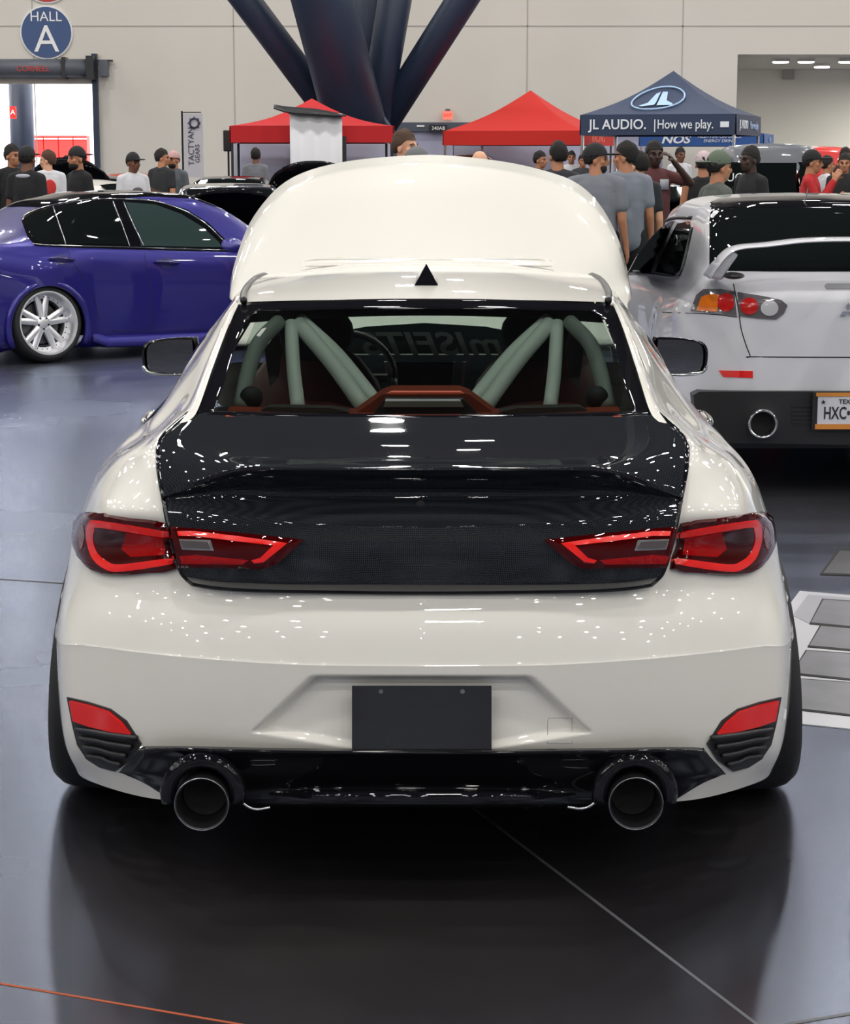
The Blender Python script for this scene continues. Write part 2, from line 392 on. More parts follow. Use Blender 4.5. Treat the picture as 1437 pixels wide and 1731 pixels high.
for px, py, lb in ((22, 190, 'small red square sign with white arrow in the lobby'),):
    c = at(px, py, YB+2); t = empty('direction_sign', lb, 'sign', (c.x, YB+2, 0))
    MB().box(c, (.17, .05, .34)).build('panel', mat('booth_red', (1, 0, 0), .6), t)
    MB().tube([(c.x, YB+2.05, c.z+.17), (c.x, YB+2.05, 7.1)], .012, 6).build('hanger', M_SATIN, t)
    text('A', .2, facing((c.x, YB+1.96, c.z)), mat('booth_white', (.9, .9, .9), .6), 'lettering', t)
# HALL A sign
hs = at(79, 55, YB); t = empty('hall_sign', 'round navy wall sign reading HALL A above the roll-up door', 'sign', (hs.x, YB, hs.z))
MB().tube([(hs.x, YB, hs.z), (hs.x, YB-.05, hs.z)], .70, 48).build('rim', mat('sign_white', (.85, .85, .85), .5), t)
MB().tube([(hs.x, YB-.03, hs.z), (hs.x, YB-.07, hs.z)], .66, 48).build('disc', mat('sign_navy', srgb(62, 84, 128), .5), t)
text('HALL', .36, facing((hs.x, YB-.08, hs.z+.40)), MATS['sign_white'], 'hall_lettering', t)
text('A', 1.0, facing((hs.x+.0, YB-.08, hs.z-.20)), MATS['sign_white'], 'letter', t)
h2 = at(79, -40, YB); t = empty('arrow_sign', 'round red wall sign just entering the frame above the HALL A sign', 'sign', (h2.x, YB, h2.z))
MB().tube([(h2.x, YB, h2.z), (h2.x, YB-.05, h2.z)], .70, 48).build('rim', MATS['sign_white'], t)
MB().tube([(h2.x, YB-.03, h2.z), (h2.x, YB-.07, h2.z)], .66, 48).build('disc', mat('sign_red', srgb(190, 50, 45), .5), t)
# raking steel column cluster
cc = empty('raking_column', 'navy steel column of raking tubes fanning out above the left red canopy', 'column', (at(612, 240, 45).x, 45, 0))
YC = 45
def strut(name, a, b, Ya, Yb, w, w2=None):
    A = at(a[0], a[1], Ya); B = at(b[0], b[1], Yb); d = B-A
    B2 = B+d*.9; r0 = w/2/F_*Ya; r1 = (w2 or w)/2/F_*Yb
    MB().tube([A, B, B2], [r0, r1, r1+(r1-r0)*.5], 24).build(name, M_NAVY, cc, smooth=True)
strut('strut', (640, 300), (412, -4), 45.3, 44.5, 48)
strut('strut', (632, 330), (545, -4), 44.6, 43.6, 100, 104)
strut('strut', (612, 330), (632, -4), 46.4, 47, 70, 62)
strut('strut', (618, 300), (668, -4), 44.9, 45.5, 50, 56)
strut('strut', (590, 300), (790, -14), 45.6, 45, 48, 52)
b0 = at(612, 240, YC)
MB().tube([(b0.x, YC, 0), (b0.x+.05, YC, 2.2)], .8, 24).build('base', M_NAVY, cc, smooth=True)
MB().tube([at(640, 190, 44.2), at(672, 236, 44.0)], .07, 8).build('brace', M_NAVY, cc, smooth=True)
# vertical banner with printed wheel emblem
M_BANNER = mat('banner_white', srgb(208, 206, 212), .7); M_INK = mat('ink_dark', srgb(62, 60, 84), .7)
c = at(327, 240, 50); zt, zb = at(0, 192, 50).z, at(0, 300, 50).z
t = empty('banner', 'white vertical cloth banner with dark lettering against the back wall', 'banner', (c.x, 50, 0))
MB().box((c.x, 50, (zt+zb)/2), (.47, .02, zt-zb)).build('cloth', M_BANNER, t)
MB().tube([(c.x-.27, 50.02, 0), (c.x-.27, 50.02, zt+.06)], .025, 8).build('pole', M_SATIN, t)
MB().tube([(c.x-.27, 50.02, zt+.03), (c.x+.2, 50.02, zt+.03)], .012, 8).build('arm', M_SATIN, t)
text('TACTYAN', .20, Matrix.Translation((c.x-.05, 49.98, zb+.75)) @ Matrix.Rotation(math.radians(-90), 4, 'Y') @ Matrix.Rotation(math.pi/2, 4, 'X'), M_INK, 'lettering', t)
text('GEARS', .15, Matrix.Translation((c.x+.10, 49.98, zb+.58)) @ Matrix.Rotation(math.radians(-90), 4, 'Y') @ Matrix.Rotation(math.pi/2, 4, 'X'), M_INK, 'small_lettering', t)
em = MB(); ez = at(0, 208, 50).z
em.tube([(c.x+.03+.11*math.cos(a*math.pi/8), 49.97, ez+.11*math.sin(a*math.pi/8)) for a in range(17)], .022, 6)
for a in range(8):
    q = a*math.pi/4; em.tube([(c.x+.03+.11*math.cos(q), 49.97, ez+.11*math.sin(q)), (c.x+.03+.155*math.cos(q), 49.97, ez+.155*math.sin(q))], .016, 5)
em.build('emblem', M_INK, t)
# grey transom + exit sign + lit partition behind the canopies
t = empty('partition', 'lavender grey partition wall under a dark header behind the canopies', 'partition', (at(800, 250, 54).x, 54, 0))
a, b = at(662, 240, 54), at(1120, 240, 54); zt = at(0, 207, 54).z; zm = at(0, 222, 54).z
MB().box(((a.x+b.x)/2, 54, (zt+zm)/2), (b.x-a.x, .3, zt-zm)).build('header', mat('header_grey', srgb(78, 84, 96), .6), t)
MB().box(((a.x+b.x)/2, 54.05, zm/2), (b.x-a.x, .2, zm)).build('panel', mat('partition_lavender', srgb(168, 168, 190), .7), t)
for px in (711, 788): MB().box(at(px, 213, 53.83), (.2, .02, .04)).build('strip_light', mat('booth_white', (1, 1, 1), .6), t)
c = at(741, 217, 53.72); sg = empty('room_sign', 'small black sign with pale lettering on the partition header', 'sign', c)
MB().box(c+Vector((0, .08, 0)), (.46, .14, .19)).build('panel', M_SATIN, sg); text('340AB', .13, facing((c.x, 53.66, c.z)), MATS['booth_white'], 'lettering', sg)
c = at(757, 195, 54.8); sg = empty('exit_sign', 'glowing red EXIT sign on the back wall above the grey partition', 'sign', c)
MB().box(c, (.26, .08, .22)).build('housing', mat('exit_red', srgb(255, 130, 110), .5, emit=.5), sg); text('EXIT', .11, facing((c.x, 54.75, c.z)), mat('exit_letters', srgb(225, 30, 20), .5, emit=1), 'lettering', sg)
MB().box((c.x, 54.92, c.z+.14), (.12, .2, .06)).build('bracket', M_DOORGREY, sg)
# floor joints, orange line
M_JT = mat('joint_filler', srgb(88, 90, 94), .55)
def fline(a, b, w, m, nm, k=0):
    A, B = floor_at(*a), floor_at(*b); d = (B-A).normalized(); n = Vector((-d.y, d.x, 0))*w/2; u = Vector((0, 0, .0012+k))
    A = A-d*1.2; B = B+d*1.2
    return tag(MB().prism([A+n, B+n, B-n, A-n], u).build(nm, m), kind='structure')
fline((860, 1412), (1270, 1725), .008, M_JT, 'trim_2')
fline((1335, 1731), (1437, 1714), .010, M_JT, 'trim_3')
fline((-20, 978), (100, 986), .012, mat('joint_dark', (.02, .02, .022), .7), 'trim_4')
A, B = floor_at(-40, 1656), floor_at(400, 1731); d = (B-A).normalized(); n = Vector((-d.y, d.x, 0))*.0035
tag(MB().prism([A+n-d, B+n+d*.6, B-n+d*.6, A-n-d], (0, 0, .0011)).build('chalk_line', mat('orange_chalk', srgb(158, 74, 44), .8)), 'thin orange line marked across the floor in the bottom left corner', 'floor marking')
# utility floor box with steel frame and cover plates
def fq(name, pts, h, m, parent): return MB().prism([floor_at(*p) for p in pts], (0, 0, h)).build(name, m, parent)
c = floor_at(1400, 1100); t = empty('floor_hatch', 'steel framed utility hatch with grey cover plates set in the floor', 'floor hatch', (c.x, c.y, 0))
fq('frame', [(1300, 1068), (1352, 1000), (1500, 1012), (1500, 1240), (1270, 1216)], .003, mat('hatch_steel', srgb(190, 190, 196), .4), t)
mc = mat('hatch_cover', srgb(112, 112, 118), .5, noise=(6, .15)); md = mat('hatch_gap', (.02, .02, .02), .8)
for q in ([(1340, 1042), (1366, 1007), (1500, 1017), (1500, 1066), (1368, 1056)],): fq('gap', q, .0045, mat('hatch_light', srgb(160, 160, 168), .4), t)
for q in ([(1371, 1055), (1392, 1016), (1500, 1024), (1500, 1067)], [(1368, 1094), (1388, 1061), (1500, 1071), (1500, 1106)], [(1340, 1140), (1364, 1103), (1500, 1113), (1500, 1157)], [(1300, 1195), (1338, 1150), (1500, 1162), (1500, 1218)]):
    g = [(q[0][0]-3, q[0][1]+2), (q[1][0]-2, q[1][1]-2), (q[2][0], q[2][1]-2), (q[3][0], q[3][1]+2)]
    fq('cover_seat', g, .0055, md, t); fq('cover_plate', q, .007, mc, t)
c = floor_at(1420, 950); t = empty('floor_cover', 'plain grey floor cover plate beyond the steel framed hatch', 'floor cover', (c.x, c.y, 0))
fq('rim', [(1386, 972), (1417, 929), (1500, 933), (1500, 976)], .003, md, t); fq('plate', [(1392, 970), (1420, 932), (1500, 936), (1500, 974)], .0045, mat('cover_dull', srgb(70, 70, 74), .5), t)
# ================================================================ THE WHITE COUPE (centre)
CY = 4.3; CYAW = -.0076
COUPE = empty('coupe', 'glossy ivory white coupe with carbon boot lid and raised bonnet in the centre', 'car', (-.008, CY, 0), CYAW)
def HP(u, py, yl):
    p = at(W_/2+u, py, CY+yl); return (p.x, yl, p.z)
def plan(x, Yc, W, L=.8): 
    q = min(1, x/W); return Yc+L*(1-(1-q**2.5)**.4)
XS = [0, .26, .46, .62, .78, .87]
def zrow(Yc, W, pys):
    out = []
    for x, py in zip(XS, pys):
        y = plan(x, Yc, W); d = ray(W_/2, py); out.append((x, y, CZ+(CY+y)*d.z/d.y))
    return out
SW = {1.0: 1.01, 1.5: .965, 2.4: .94, 3.3: .965, 3.8: .985, 4.3: .86, 4.58: .55, 4.68: 0}
def side(W, zs):
    o = [(W, .75, zs[0])]
    for i, (y, k) in enumerate(SW.items()):
        z = zs[0]+(zs[1]-zs[0])*(y-.75)/3.9; o.append((W*k, y, z))
    return o
net = []
net.append(zrow(.08, .915, [1300, 1300, 1350, 1352, 1328, 1302])+side(.90, (.20, .20)))
net.append(zrow(.03, .945, [1268, 1268, 1268, 1272, 1270, 1262])+side(.935, (.30, .30)))
net.append(zrow(.012, .955, [1205, 1205, 1203, 1200, 1194, 1186])+side(.945, (.40, .38)))
net.append(zrow(.0, .95, [1134, 1132, 1124, 1114, 1102, 1098])+side(.945, (.49, .46)))
net.append(zrow(.002, .95, [1120, 1118, 1110, 1100, 1088, 1084])+side(.943, (.51, .49)))
net.append(zrow(.022, .94, [1065, 1062, 1056, 1050, 1046, 1046])+side(.93, (.57, .55)))
net.append(zrow(.055, .925, [1014, 1012, 1006, 1000, 1000, 1004])+side(.917, (.63, .60)))
net.append(zrow(.06, .905, [965, 965, 965, 965, 962, 960])+side(.902, (.69, .66)))
net.append(zrow(.07, .89, [915, 915, 918, 920, 916, 912])+side(.887, (.745, .72)))
def row(c012, pts, tail): return c012+pts+tail
dk = lambda y, z: [(0, y, z), (.26, y, z), (.44, y+.02, z)]
net.append(dk(.12, .86)+[HP(420, 878, .150), HP(515, 871, .225), HP(556, 870, .36), (.870, .75, .80)]+[(.875, 1.0, .81), (.845, 1.5, .81), (.83, 2.4, .80), (.84, 3.3, .79), (.85, 3.8, .78), (.73, 4.3, .74), (.45, 4.55, .68), (0, 4.62, .68)])
net.append(dk(.2, .90)+[HP(428, 825, .20), HP(505, 820, .30), HP(545, 822, .47), (.842, .78, .872)]+[(.85, 1.02, .885), (.845, 1.5, .87), (.84, 2.4, .85), (.845, 3.3, .84), (.83, 3.8, .83), (.70, 4.25, .78), (.42, 4.5, .70), (0, 4.58, .70)])
net.append(dk(.3, .92)+[HP(434, 775, .28), HP(490, 772, .42), HP(521, 776, .60), (.80, .88, .925)]+[(.815, 1.10, .925), (.845, 1.5, .90), (.852, 2.4, .885), (.845, 3.3, .87), (.80, 3.8, .86), (.66, 4.2, .80), (.40, 4.45, .72), (0, 4.52, .72)])
net.append(dk(.4, .93)+[HP(430, 748, .40), HP(462, 742, .55), HP(480, 745, .76), (.755, 1.0, .952)]+[(.79, 1.25, .945), (.832, 1.6, .915), (.848, 2.4, .90), (.84, 3.3, .885), (.77, 3.8, .87), (.62, 4.15, .82), (.38, 4.4, .73), (0, 4.48, .73)])
NB = len(net)-2
net.append(dk(.5, .95)+[HP(400, 715, .49), HP(430, 712, .66), HP(446, 718, .88), (.735, 1.08, .985)]+[(.752, 1.35, .985), (.79, 1.7, .962), (.805, 2.4, .95), (.81, 3.2, .935), (.74, 3.7, .90), (.60, 4.1, .83), (.36, 4.35, .74), (0, 4.42, .74)])
net.append(dk(.6, .97)+[HP(382, 693, .56), HP(398, 680, .76), HP(411, 672, .97), (.715, 1.2, 1.02)]+[(.735, 1.5, 1.012), (.762, 1.8, .995), (.77, 2.4, .98), (.775, 3.1, .96), (.70, 3.6, .91), (.56, 4.0, .84), (.3, 4.3, .75), (0, 4.38, .75)])
net.append(dk(.7, 1.0)+[HP(358, 622, .82), HP(369, 610, .98), HP(378, 600, 1.14), (.668, 1.33, 1.10)]+[(.683, 1.57, 1.12), (.69, 1.87, 1.118), (.70, 2.4, 1.10), (.725, 2.95, 1.035), (.7, 3.5, .92), (.5, 3.9, .85), (.3, 4.2, .76), (0, 4.3, .76)])
net.append(dk(.9, 1.1)+[HP(334, 554, 1.1), HP(340, 543, 1.22), HP(343, 535, 1.35), (.60, 1.5, 1.213)]+[(.606, 1.7, 1.228), (.61, 1.95, 1.225), (.62, 2.35, 1.212), (.66, 2.75, 1.125), (.7, 3.4, .93), (.5, 3.8, .86), (.3, 4.1, .77), (0, 4.2, .77)])
net.append(dk(1.2, 1.2)+[HP(317, 515, 1.335), HP(318, 508, 1.42), HP(317, 501, 1.5), (.563, 1.62, 1.28)]+[(.562, 1.8, 1.288), (.56, 2.05, 1.288), (.568, 2.35, 1.272), (.615, 2.65, 1.19), (.7, 3.35, .94), (.5, 3.7, .87), (.3, 4.0, .78), (0, 4.1, .78)])
NR, NC = 8, 8
NRL = [8, 22, 26, 8, 10]+[8]*20; NCL = [26, 26, 16, 12, 12]+[8]*20
cR = [0]; cC = [0]
for k in NRL: cR.append(cR[-1]+k)
for k in NCL: cC.append(cC[-1]+k)
G = crg(net, NRL, NCL); RR, CC, _ = G.shape
# number-plate recess pressed into the bumper
def recess(p):
    x, y, z = abs(p[0]), p[1], p[2]
    if y > .3 or x > .62: return y
    py = H_/2-F_*math.tan(PITCH-math.atan2(CZ-z, CY+y)); u = x*F_/((CY+y)*CP+(CZ-z)*SP)
    if not (1128 < py < 1290): return y
    # trapezoid edge: u=185 at py=1143 to u=288 at py=1238, then back under towards 1262
    ue = 185+(py-1143)*(103/95) if py < 1238 else 288-(py-1238)*6
    d = (ue-u)/math.hypot(1, 103/95) if py < 1238 else (ue-u)/5; dt = py-1141
    s = max(0, min(1, min(d, dt)/13.0)); s = s*s*(3-2*s)
    fall = 1-.55*max(0, min(1, (py-1160)/105))
    return y+.038*s*fall
def refine_bumper(G, r0, r1, c1):
    return G
bump_rows = slice(0, 4*NR+1)
for i in range(0, RR):
    for j in range(0, cC[4]): G[i, j, 1] = recess(G[i, j])
ARCH = [(.98, .335, .375), (3.83, .335, .365)]
def is_win(i, j):
    r_ = np.interp(i+.5, cR, range(len(cR))); c_ = np.interp(j+.5, cC, range(len(cC)))
    if r_ < 12.15 or r_ > 15.55 or c_ > 9.9: return False
    return c_ > 6.9-(r_-12.15)*.15
def bodykeep(i, j):
    if i >= cR[NB] and j < cC[3]: return False
    if i >= cR[NB+1] and j >= cC[10]: return False
    if is_win(i, j): return False
    c = (G[i, j]+G[i+1, j+1])/2
    if c[0] > .6:
        for ay, azz, ar in ARCH:
            if (c[1]-ay)**2+(c[2]-azz)**2 < ar*ar and c[2] < .8: return False
    return True
fs = gridfaces(RR, CC, bodykeep); used = {}
for f in fs:
    for a in range(4):
        e = tuple(sorted((f[a], f[(a+1) % 4]))); used[e] = used.get(e, 0)+1
V = [list(map(float, G[k//CC, k % CC])) for k in range(RR*CC)]
for (a, b), n in used.items():
    if n == 1:
        for k in (a, b):
            p = V[k]
            if p[0] > .6:
                for ay, azz, ar in ARCH:
                    d = math.hypot(p[1]-ay, p[2]-azz)
                    if d < ar*1.25 and p[2] < .8 and d > .01: p[1] = ay+(p[1]-ay)*ar/d; p[2] = azz+(p[2]-azz)*ar/d
def compact(vs, fs):
    ids = sorted({i for f in fs for i in f}); mp = {k: n for n, k in enumerate(ids)}; return [vs[i] for i in ids], [tuple(mp[i] for i in f) for f in fs]
vv, ff = compact([tuple(v) for v in V], fs); vv, ff = mirror_grid(vv, ff)
# dense remap of the recess zone needs finer faces: the bumper centre is its own finer grid
body = obj('body_shell', vv, ff, M_WHITE, COUPE, local=True, weld=.0006)
def cw(p): return wm(COUPE) @ Vector(p)
sv, sf = compact([tuple(v) for v in V], gridfaces(RR, CC, lambda i, j: i >= cR[12] and cC[3] <= j < cC[10] and is_win(i, j)))
for s in (-1, 1):
    obj('side_window', [(s*v[0], v[1], v[2]) for v in sv], sf, M_GLASS, COUPE, local=True)
sv, sf = compact([(v[0]-.035, v[1]+.02, v[2]-.012) for v in V], gridfaces(RR, CC, lambda i, j: i >= cR[11] and cC[3]+4 <= j < cC[10] and not is_win(i, j)))
sv, sf = mirror_grid(sv, sf); obj('interior_trim', sv, sf, M_INTERIOR, COUPE, local=True)
# roof
def prow(pts): return pts
rf = []
for y, zc, xe, ze in ((1.335, 1.292, .528, 1.283), (1.5, 1.311, .532, 1.297), (1.75, 1.332, .538, 1.309), (2.0, 1.344, .54, 1.312), (2.25, 1.346, .542, 1.305), (2.5, 1.335, .548, 1.28), (2.75, 1.27, .56, 1.21)):
    rf.append([(x*xe, y+.02*x*x, zc+(ze-zc)*abs(x)**2.4) for x in (-1, -.85, -.5, 0, .5, .85, 1)])
R = crg(rf, 6, 6); roof = obj('roof_panel', R.reshape(-1, 3), gridfaces(R.shape[0], R.shape[1]), M_WHITE, COUPE, local=True)
sp = []
for x in (-.42, -.36, 0, .36, .42): sp.append([(x, 2.3, 1.336), (x, 2.33, 1.352 if abs(x) < .4 else 1.337), (x, 2.45, 1.352 if abs(x) < .4 else 1.335), (x, 2.6, 1.315)])
S_ = crg(sp, 5, 5); obj('roof_lip', S_.reshape(-1, 3), gridfaces(S_.shape[0], S_.shape[1]), M_WHITE, COUPE, local=True)
for s in (-1, 1):
    L = [(s*(.508 if y < 1.4 else .524 if y < 1.6 else .532), y, z+.006) for y, z in ((1.325, 1.281), (1.5, 1.295), (1.8, 1.304), (2.1, 1.305), (2.4, 1.285), (2.7, 1.20))]
    MB().tube([cw(p) for p in cr(L, 5)], .010, 8).build('roof_gutter', mat('gutter_black', (.004, .004, .004), .35, spec=.25), COUPE, smooth=True)
MB().add([cw(p) for p in ((-.034, 1.56, 1.318), (.034, 1.56, 1.318), (.03, 1.70, 1.33), (-.03, 1.70, 1.33), (0, 1.60, 1.378), (0, 1.64, 1.368))], [(0, 1, 4), (1, 2, 5, 4), (2, 3, 5), (3, 0, 4, 5), (0, 3, 2, 1)]).build('shark_fin_antenna', M_GLOSSBLACK, COUPE)
# rear glass with a black printed border
gl = []
for (uc, pc, yc), (ue, pe, ye) in (((0, 706, .50), (385, 699, .56)), ((0, 650, .72), (364, 645, .76)), ((0, 590, .97), (347, 588, 1.0)), ((0, 545, 1.165), (329, 545, 1.185)), ((0, 506, 1.335), (319, 516, 1.345))):
    C0 = Vector(HP(uc, pc, yc)); E0 = Vector(HP(ue, pe, ye)); r_ = []
    for x in (-1, -.8, -.4, 0, .4, .8, 1):
        p = C0.lerp(E0, abs(x)); t_ = abs(x)**2.2; p.y = C0.y+(E0.y-C0.y)*t_; p.z = C0.z+(E0.z-C0.z)*t_
        if x < 0: p.x = -p.x
        r_.append(tuple(p))
    gl.append(r_)
gx = crg(gl, 12, 12); gR, gC, _ = gx.shape
def is_frit(i, j):
    s = abs((j+.5)/(gC-1)*2-1); t = (i+.5)/(gR-1); lim = .865-.0*t
    return s > lim or t > .90 or t < .03 or (t > .78 and s > lim-(t-.78)*.9)
obj('rear_glass', gx.reshape(-1, 3), gridfaces(gR, gC, lambda i, j: not is_frit(i, j)), M_GLASS, COUPE, local=True)
fr = obj('rear_glass_border', (gx+np.array([0, -.001, .0])).reshape(-1, 3), gridfaces(gR, gC, is_frit), M_GLOSSBLACK, COUPE, local=True); setmod(fr, 'SOLIDIFY', thickness=.004, offset=0)
# boot lid with ducktail
lid = [
 [HP(0, 705, .50), HP(200, 704, .51), HP(320, 702, .54), HP(370, 699, .56), HP(398, 700, .56)],
 [HP(0, 745, .32), HP(200, 744, .33), HP(340, 742, .35), HP(410, 738, .37), HP(442, 742, .38)],
 [HP(0, 772, .155), HP(200, 771, .16), HP(340, 771, .18), HP(415, 773, .21), HP(447, 779, .235)],
 [HP(0, 788, .03), HP(200, 788, .03), HP(315, 789, .045), HP(400, 812, .12), HP(443, 812, .175)],
 [HP(0, 793, .012), HP(200, 793, .014), HP(312, 794, .03), HP(385, 820, .10), HP(438, 838, .145)],
 [HP(0, 799, .022), HP(200, 799, .024), HP(310, 802, .04), HP(380, 826, .11), HP(437, 841, .147)],
 [HP(0, 822, .085), HP(200, 822, .088), HP(310, 823, .10), HP(380, 836, .13), HP(437, 843, .148)],
 [HP(0, 842, .095), HP(200, 842, .098), HP(310, 842, .105), HP(380, 845, .125), HP(437, 846, .148)],
 [HP(0, 862, .062), HP(200, 861, .068), HP(310, 858, .088), HP(380, 853, .115), HP(436, 850, .142)],
 [HP(0, 888, .020), HP(200, 880, .035), HP(310, 868, .070), HP(380, 860, .10), HP(435, 854, .136)],
 [HP(0, 896, .014), HP(200, 890, .026), HP(310, 882, .054), HP(380, 876, .082), HP(432, 872, .114)],
 [HP(0, 940, .010), HP(200, 938, .020), HP(310, 935, .042), HP(370, 932, .066), HP(419, 930, .092)],
 [HP(0, 978, .018), HP(200, 976, .027), HP(300, 973, .045), HP(362, 969, .068), HP(408, 965, .095)],
 [HP(0, 990, .024), HP(200, 989, .033), HP(300, 986, .052), HP(358, 982, .072), HP(399, 978, .100)],
 [HP(0, 1002, .050), HP(200, 1000, .058), HP(295, 998, .074), HP(350, 994, .092), HP(388, 988, .118)],
]
lid = [[p for p in r[::-1]] for r in lid]
full = [[(-p[0], p[1], p[2]) for p in r[:-1]]+r[::-1] for r in lid]
Lg = crg(full, 7, 10); lR, lC, _ = Lg.shape
lid_o = obj('boot_lid', Lg.reshape(-1, 3), gridfaces(lR, lC, flip=True), M_CARBON, COUPE, local=True); 
LB = bvh_of(lid_o)
rim = [tuple(Lg[i, 0]) for i in range(lR)]+[tuple(Lg[lR-1, j]) for j in range(lC)]+[tuple(Lg[i, lC-1]) for i in range(lR-1, -1, -1)]
MB().tube([cw(p)+Vector((0, .004, 0)) for p in rim], .0065, 8).build('boot_lid_seal', M_GLOSSBLACK, COUPE, smooth=True)
h = hit(LB, 711, 853); MB().tube([h[0]+Vector((0, -.003, 0)), h[0]+Vector((0, .01, 0))], .010, 16).build('key_lock', M_BLACKPLASTIC, COUPE)
# ---- tail lamps
BB = bvh_of(body, lid_o)
M_LENS_DARK = mat('lamp_lens_deep_red', srgb(66, 2, 4), .3, coat=1, spec=0, bump=(70, .6)); M_LENS_RED = mat('lamp_lens_red', srgb(165, 6, 8), .3, coat=1, spec=0, bump=(50, .7))
M_LIGHTBAR = mat('lamp_light_bar', srgb(232, 24, 18), .2, coat=1, emit=.12); M_LENS_CLEAR = mat('lamp_reverse_lens', srgb(84, 78, 80), .15, coat=1)
def mir(P, s, c=717.0): return P if s < 0 else [(2*c-x, y) for x, y in P]
for s in (-1, 1):
    o1 = smooth_outline([(124, 905), (128, 882), (140, 870), (165, 868), (215, 876), (286, 885), (292, 920), (303, 962), (250, 970), (210, 974), (175, 971), (150, 958), (132, 935)], 4)
    P1 = smooth_outline(mir([(130, 900), (133, 882), (144, 870), (168, 868), (220, 876), (284, 885), (290, 920), (302, 962), (255, 969), (210, 973), (176, 971), (152, 959), (136, 936), (130, 918)], s), 2)
    a = panel('tail_lamp', P1, BB, M_LENS_DARK, COUPE, off=.012, thick=.03, step=7, bulge=.01)
    ab = bvh_of(a)
    def sub(nm, P, m, off=.0015, th=.004, st=5, par=a):
        if nm == 'light_bar': P = smooth_outline(P, 3)
        return panel(nm, mir(P, s), ab, m, par, off=off, thick=th, step=st, Yfall=CY+.2)
    sub('light_bar', [(150, 884), (168, 880), (285, 900), (287, 910), (172, 892), (160, 896), (158, 915), (166, 936), (184, 950), (206, 954), (288, 944), (292, 953), (208, 966), (180, 963), (158, 946), (148, 920), (146, 898)], M_LIGHTBAR)
    sub('inner_lens', [(214, 900), (276, 910), (280, 938), (222, 942), (206, 928)], M_LENS_RED)
    sub('side_reflector', [(133, 905), (141, 888), (144, 905), (140, 925), (136, 930)], mat('amber_reflector', srgb(120, 60, 50), .2, coat=1))
    P2 = mir([(291, 890), (330, 893), (400, 900), (470, 907), (514, 912), (500, 926), (478, 945), (462, 955), (440, 960), (400, 958), (305, 957), (298, 925)], s)
    b = panel('boot_lamp', P2, LB, M_LENS_DARK, COUPE, off=.010, thick=.02, step=7, bulge=.005)
    ab2 = bvh_of(b)
    def sub2(nm, P, m, off=.0015, th=.004, st=5): return panel(nm, mir(P, s), ab2, m, b, off=off, thick=th, step=st, Yfall=CY+.1)
    sub2('light_bar', [(300, 898), (330, 898), (400, 906), (486, 918), (446, 950), (430, 952), (425, 947), (440, 943), (462, 922), (400, 915), (330, 906), (302, 906)], M_LIGHTBAR)
    sub2('lower_lens', [(304, 940), (330, 938), (420, 947), (410, 954), (308, 953)], M_LENS_RED)
    sub2('lens_rim', [(303, 911), (356, 913), (362, 931), (308, 929)], M_BRUSHED)
    sub2('reverse_lens', [(306, 914), (353, 916), (357, 928), (311, 926)], M_LENS_CLEAR, off=.004)
# ---- reflectors and louvred vents in the bumper
BB2 = bvh_of(body)
for s in (-1, 1):
    P = mir([(115, 1178), (150, 1186), (188, 1198), (215, 1218), (232, 1245), (240, 1257), (222, 1285), (196, 1303), (170, 1296), (148, 1282), (132, 1258), (124, 1225)], s)
    a = panel('bumper_vent', P, BB2, M_SATIN, COUPE, off=.004, thick=.03, step=7)
    vb = bvh_of(a)
    panel('red_reflector', mir([(120, 1184), (150, 1191), (184, 1202), (206, 1220), (222, 1240), (190, 1236), (155, 1228), (126, 1218)], s), vb, mat('reflector_red', srgb(225, 18, 14), .18, coat=1, emit=.05), COUPE, off=.006, thick=.008, step=6)
    for k in range(4):
        y0 = 1232+k*15; x0 = 130+k*6; x1 = 232-k*9
        pts = mir([(x0, y0), (x0+25, y0+3), ((x0+x1)/2+8, y0+9), (x1, y0+14)], s)
        L = [hit(vb, *q) for q in cr(pts, 4)]; L = [q[0]+Vector((0, -.008, 0)) for q in L if q[0] is not None]
        if len(L) > 1: MB().tube(L, .007, 8).build('louvre', M_BLACKPLASTIC, COUPE, smooth=True)
# number plate, screws, tow cover
PB = at(595, 1160, CY-.0), at(831, 1277, CY)
pl = MB().add([at(*p, CY+dy) for dy, pts in ((.012, ((595, 1159), (831, 1159), (831, 1277), (595, 1277))), (.016, ((595, 1159), (831, 1159), (831, 1277), (595, 1277)))) for p in pts], [(0, 1, 2, 3), (7, 6, 5, 4), (0, 4, 5, 1), (1, 5, 6, 2), (2, 6, 7, 3), (3, 7, 4, 0)]).build('number_plate_blank', mat('blank_plate', (.018, .018, .02), .12, coat=1), COUPE)
for px in (644, 782):
    c = at(px, 1169, CY+.010); MB().tube([c, c+Vector((0, .006, 0))], .005, 12).build('screw', M_BRUSHED, COUPE)
sq = [(929, 1214), (964, 1214), (967, 1218), (967, 1252), (964, 1256), (929, 1256), (926, 1252), (926, 1218)]
seam('tow_hook_cover', [sq[0]]+sq[1:], BB2, mat('seam_grey', (.25, .25, .24), .7), COUPE, w=.0005, off=.0002, n=2, closed=True)
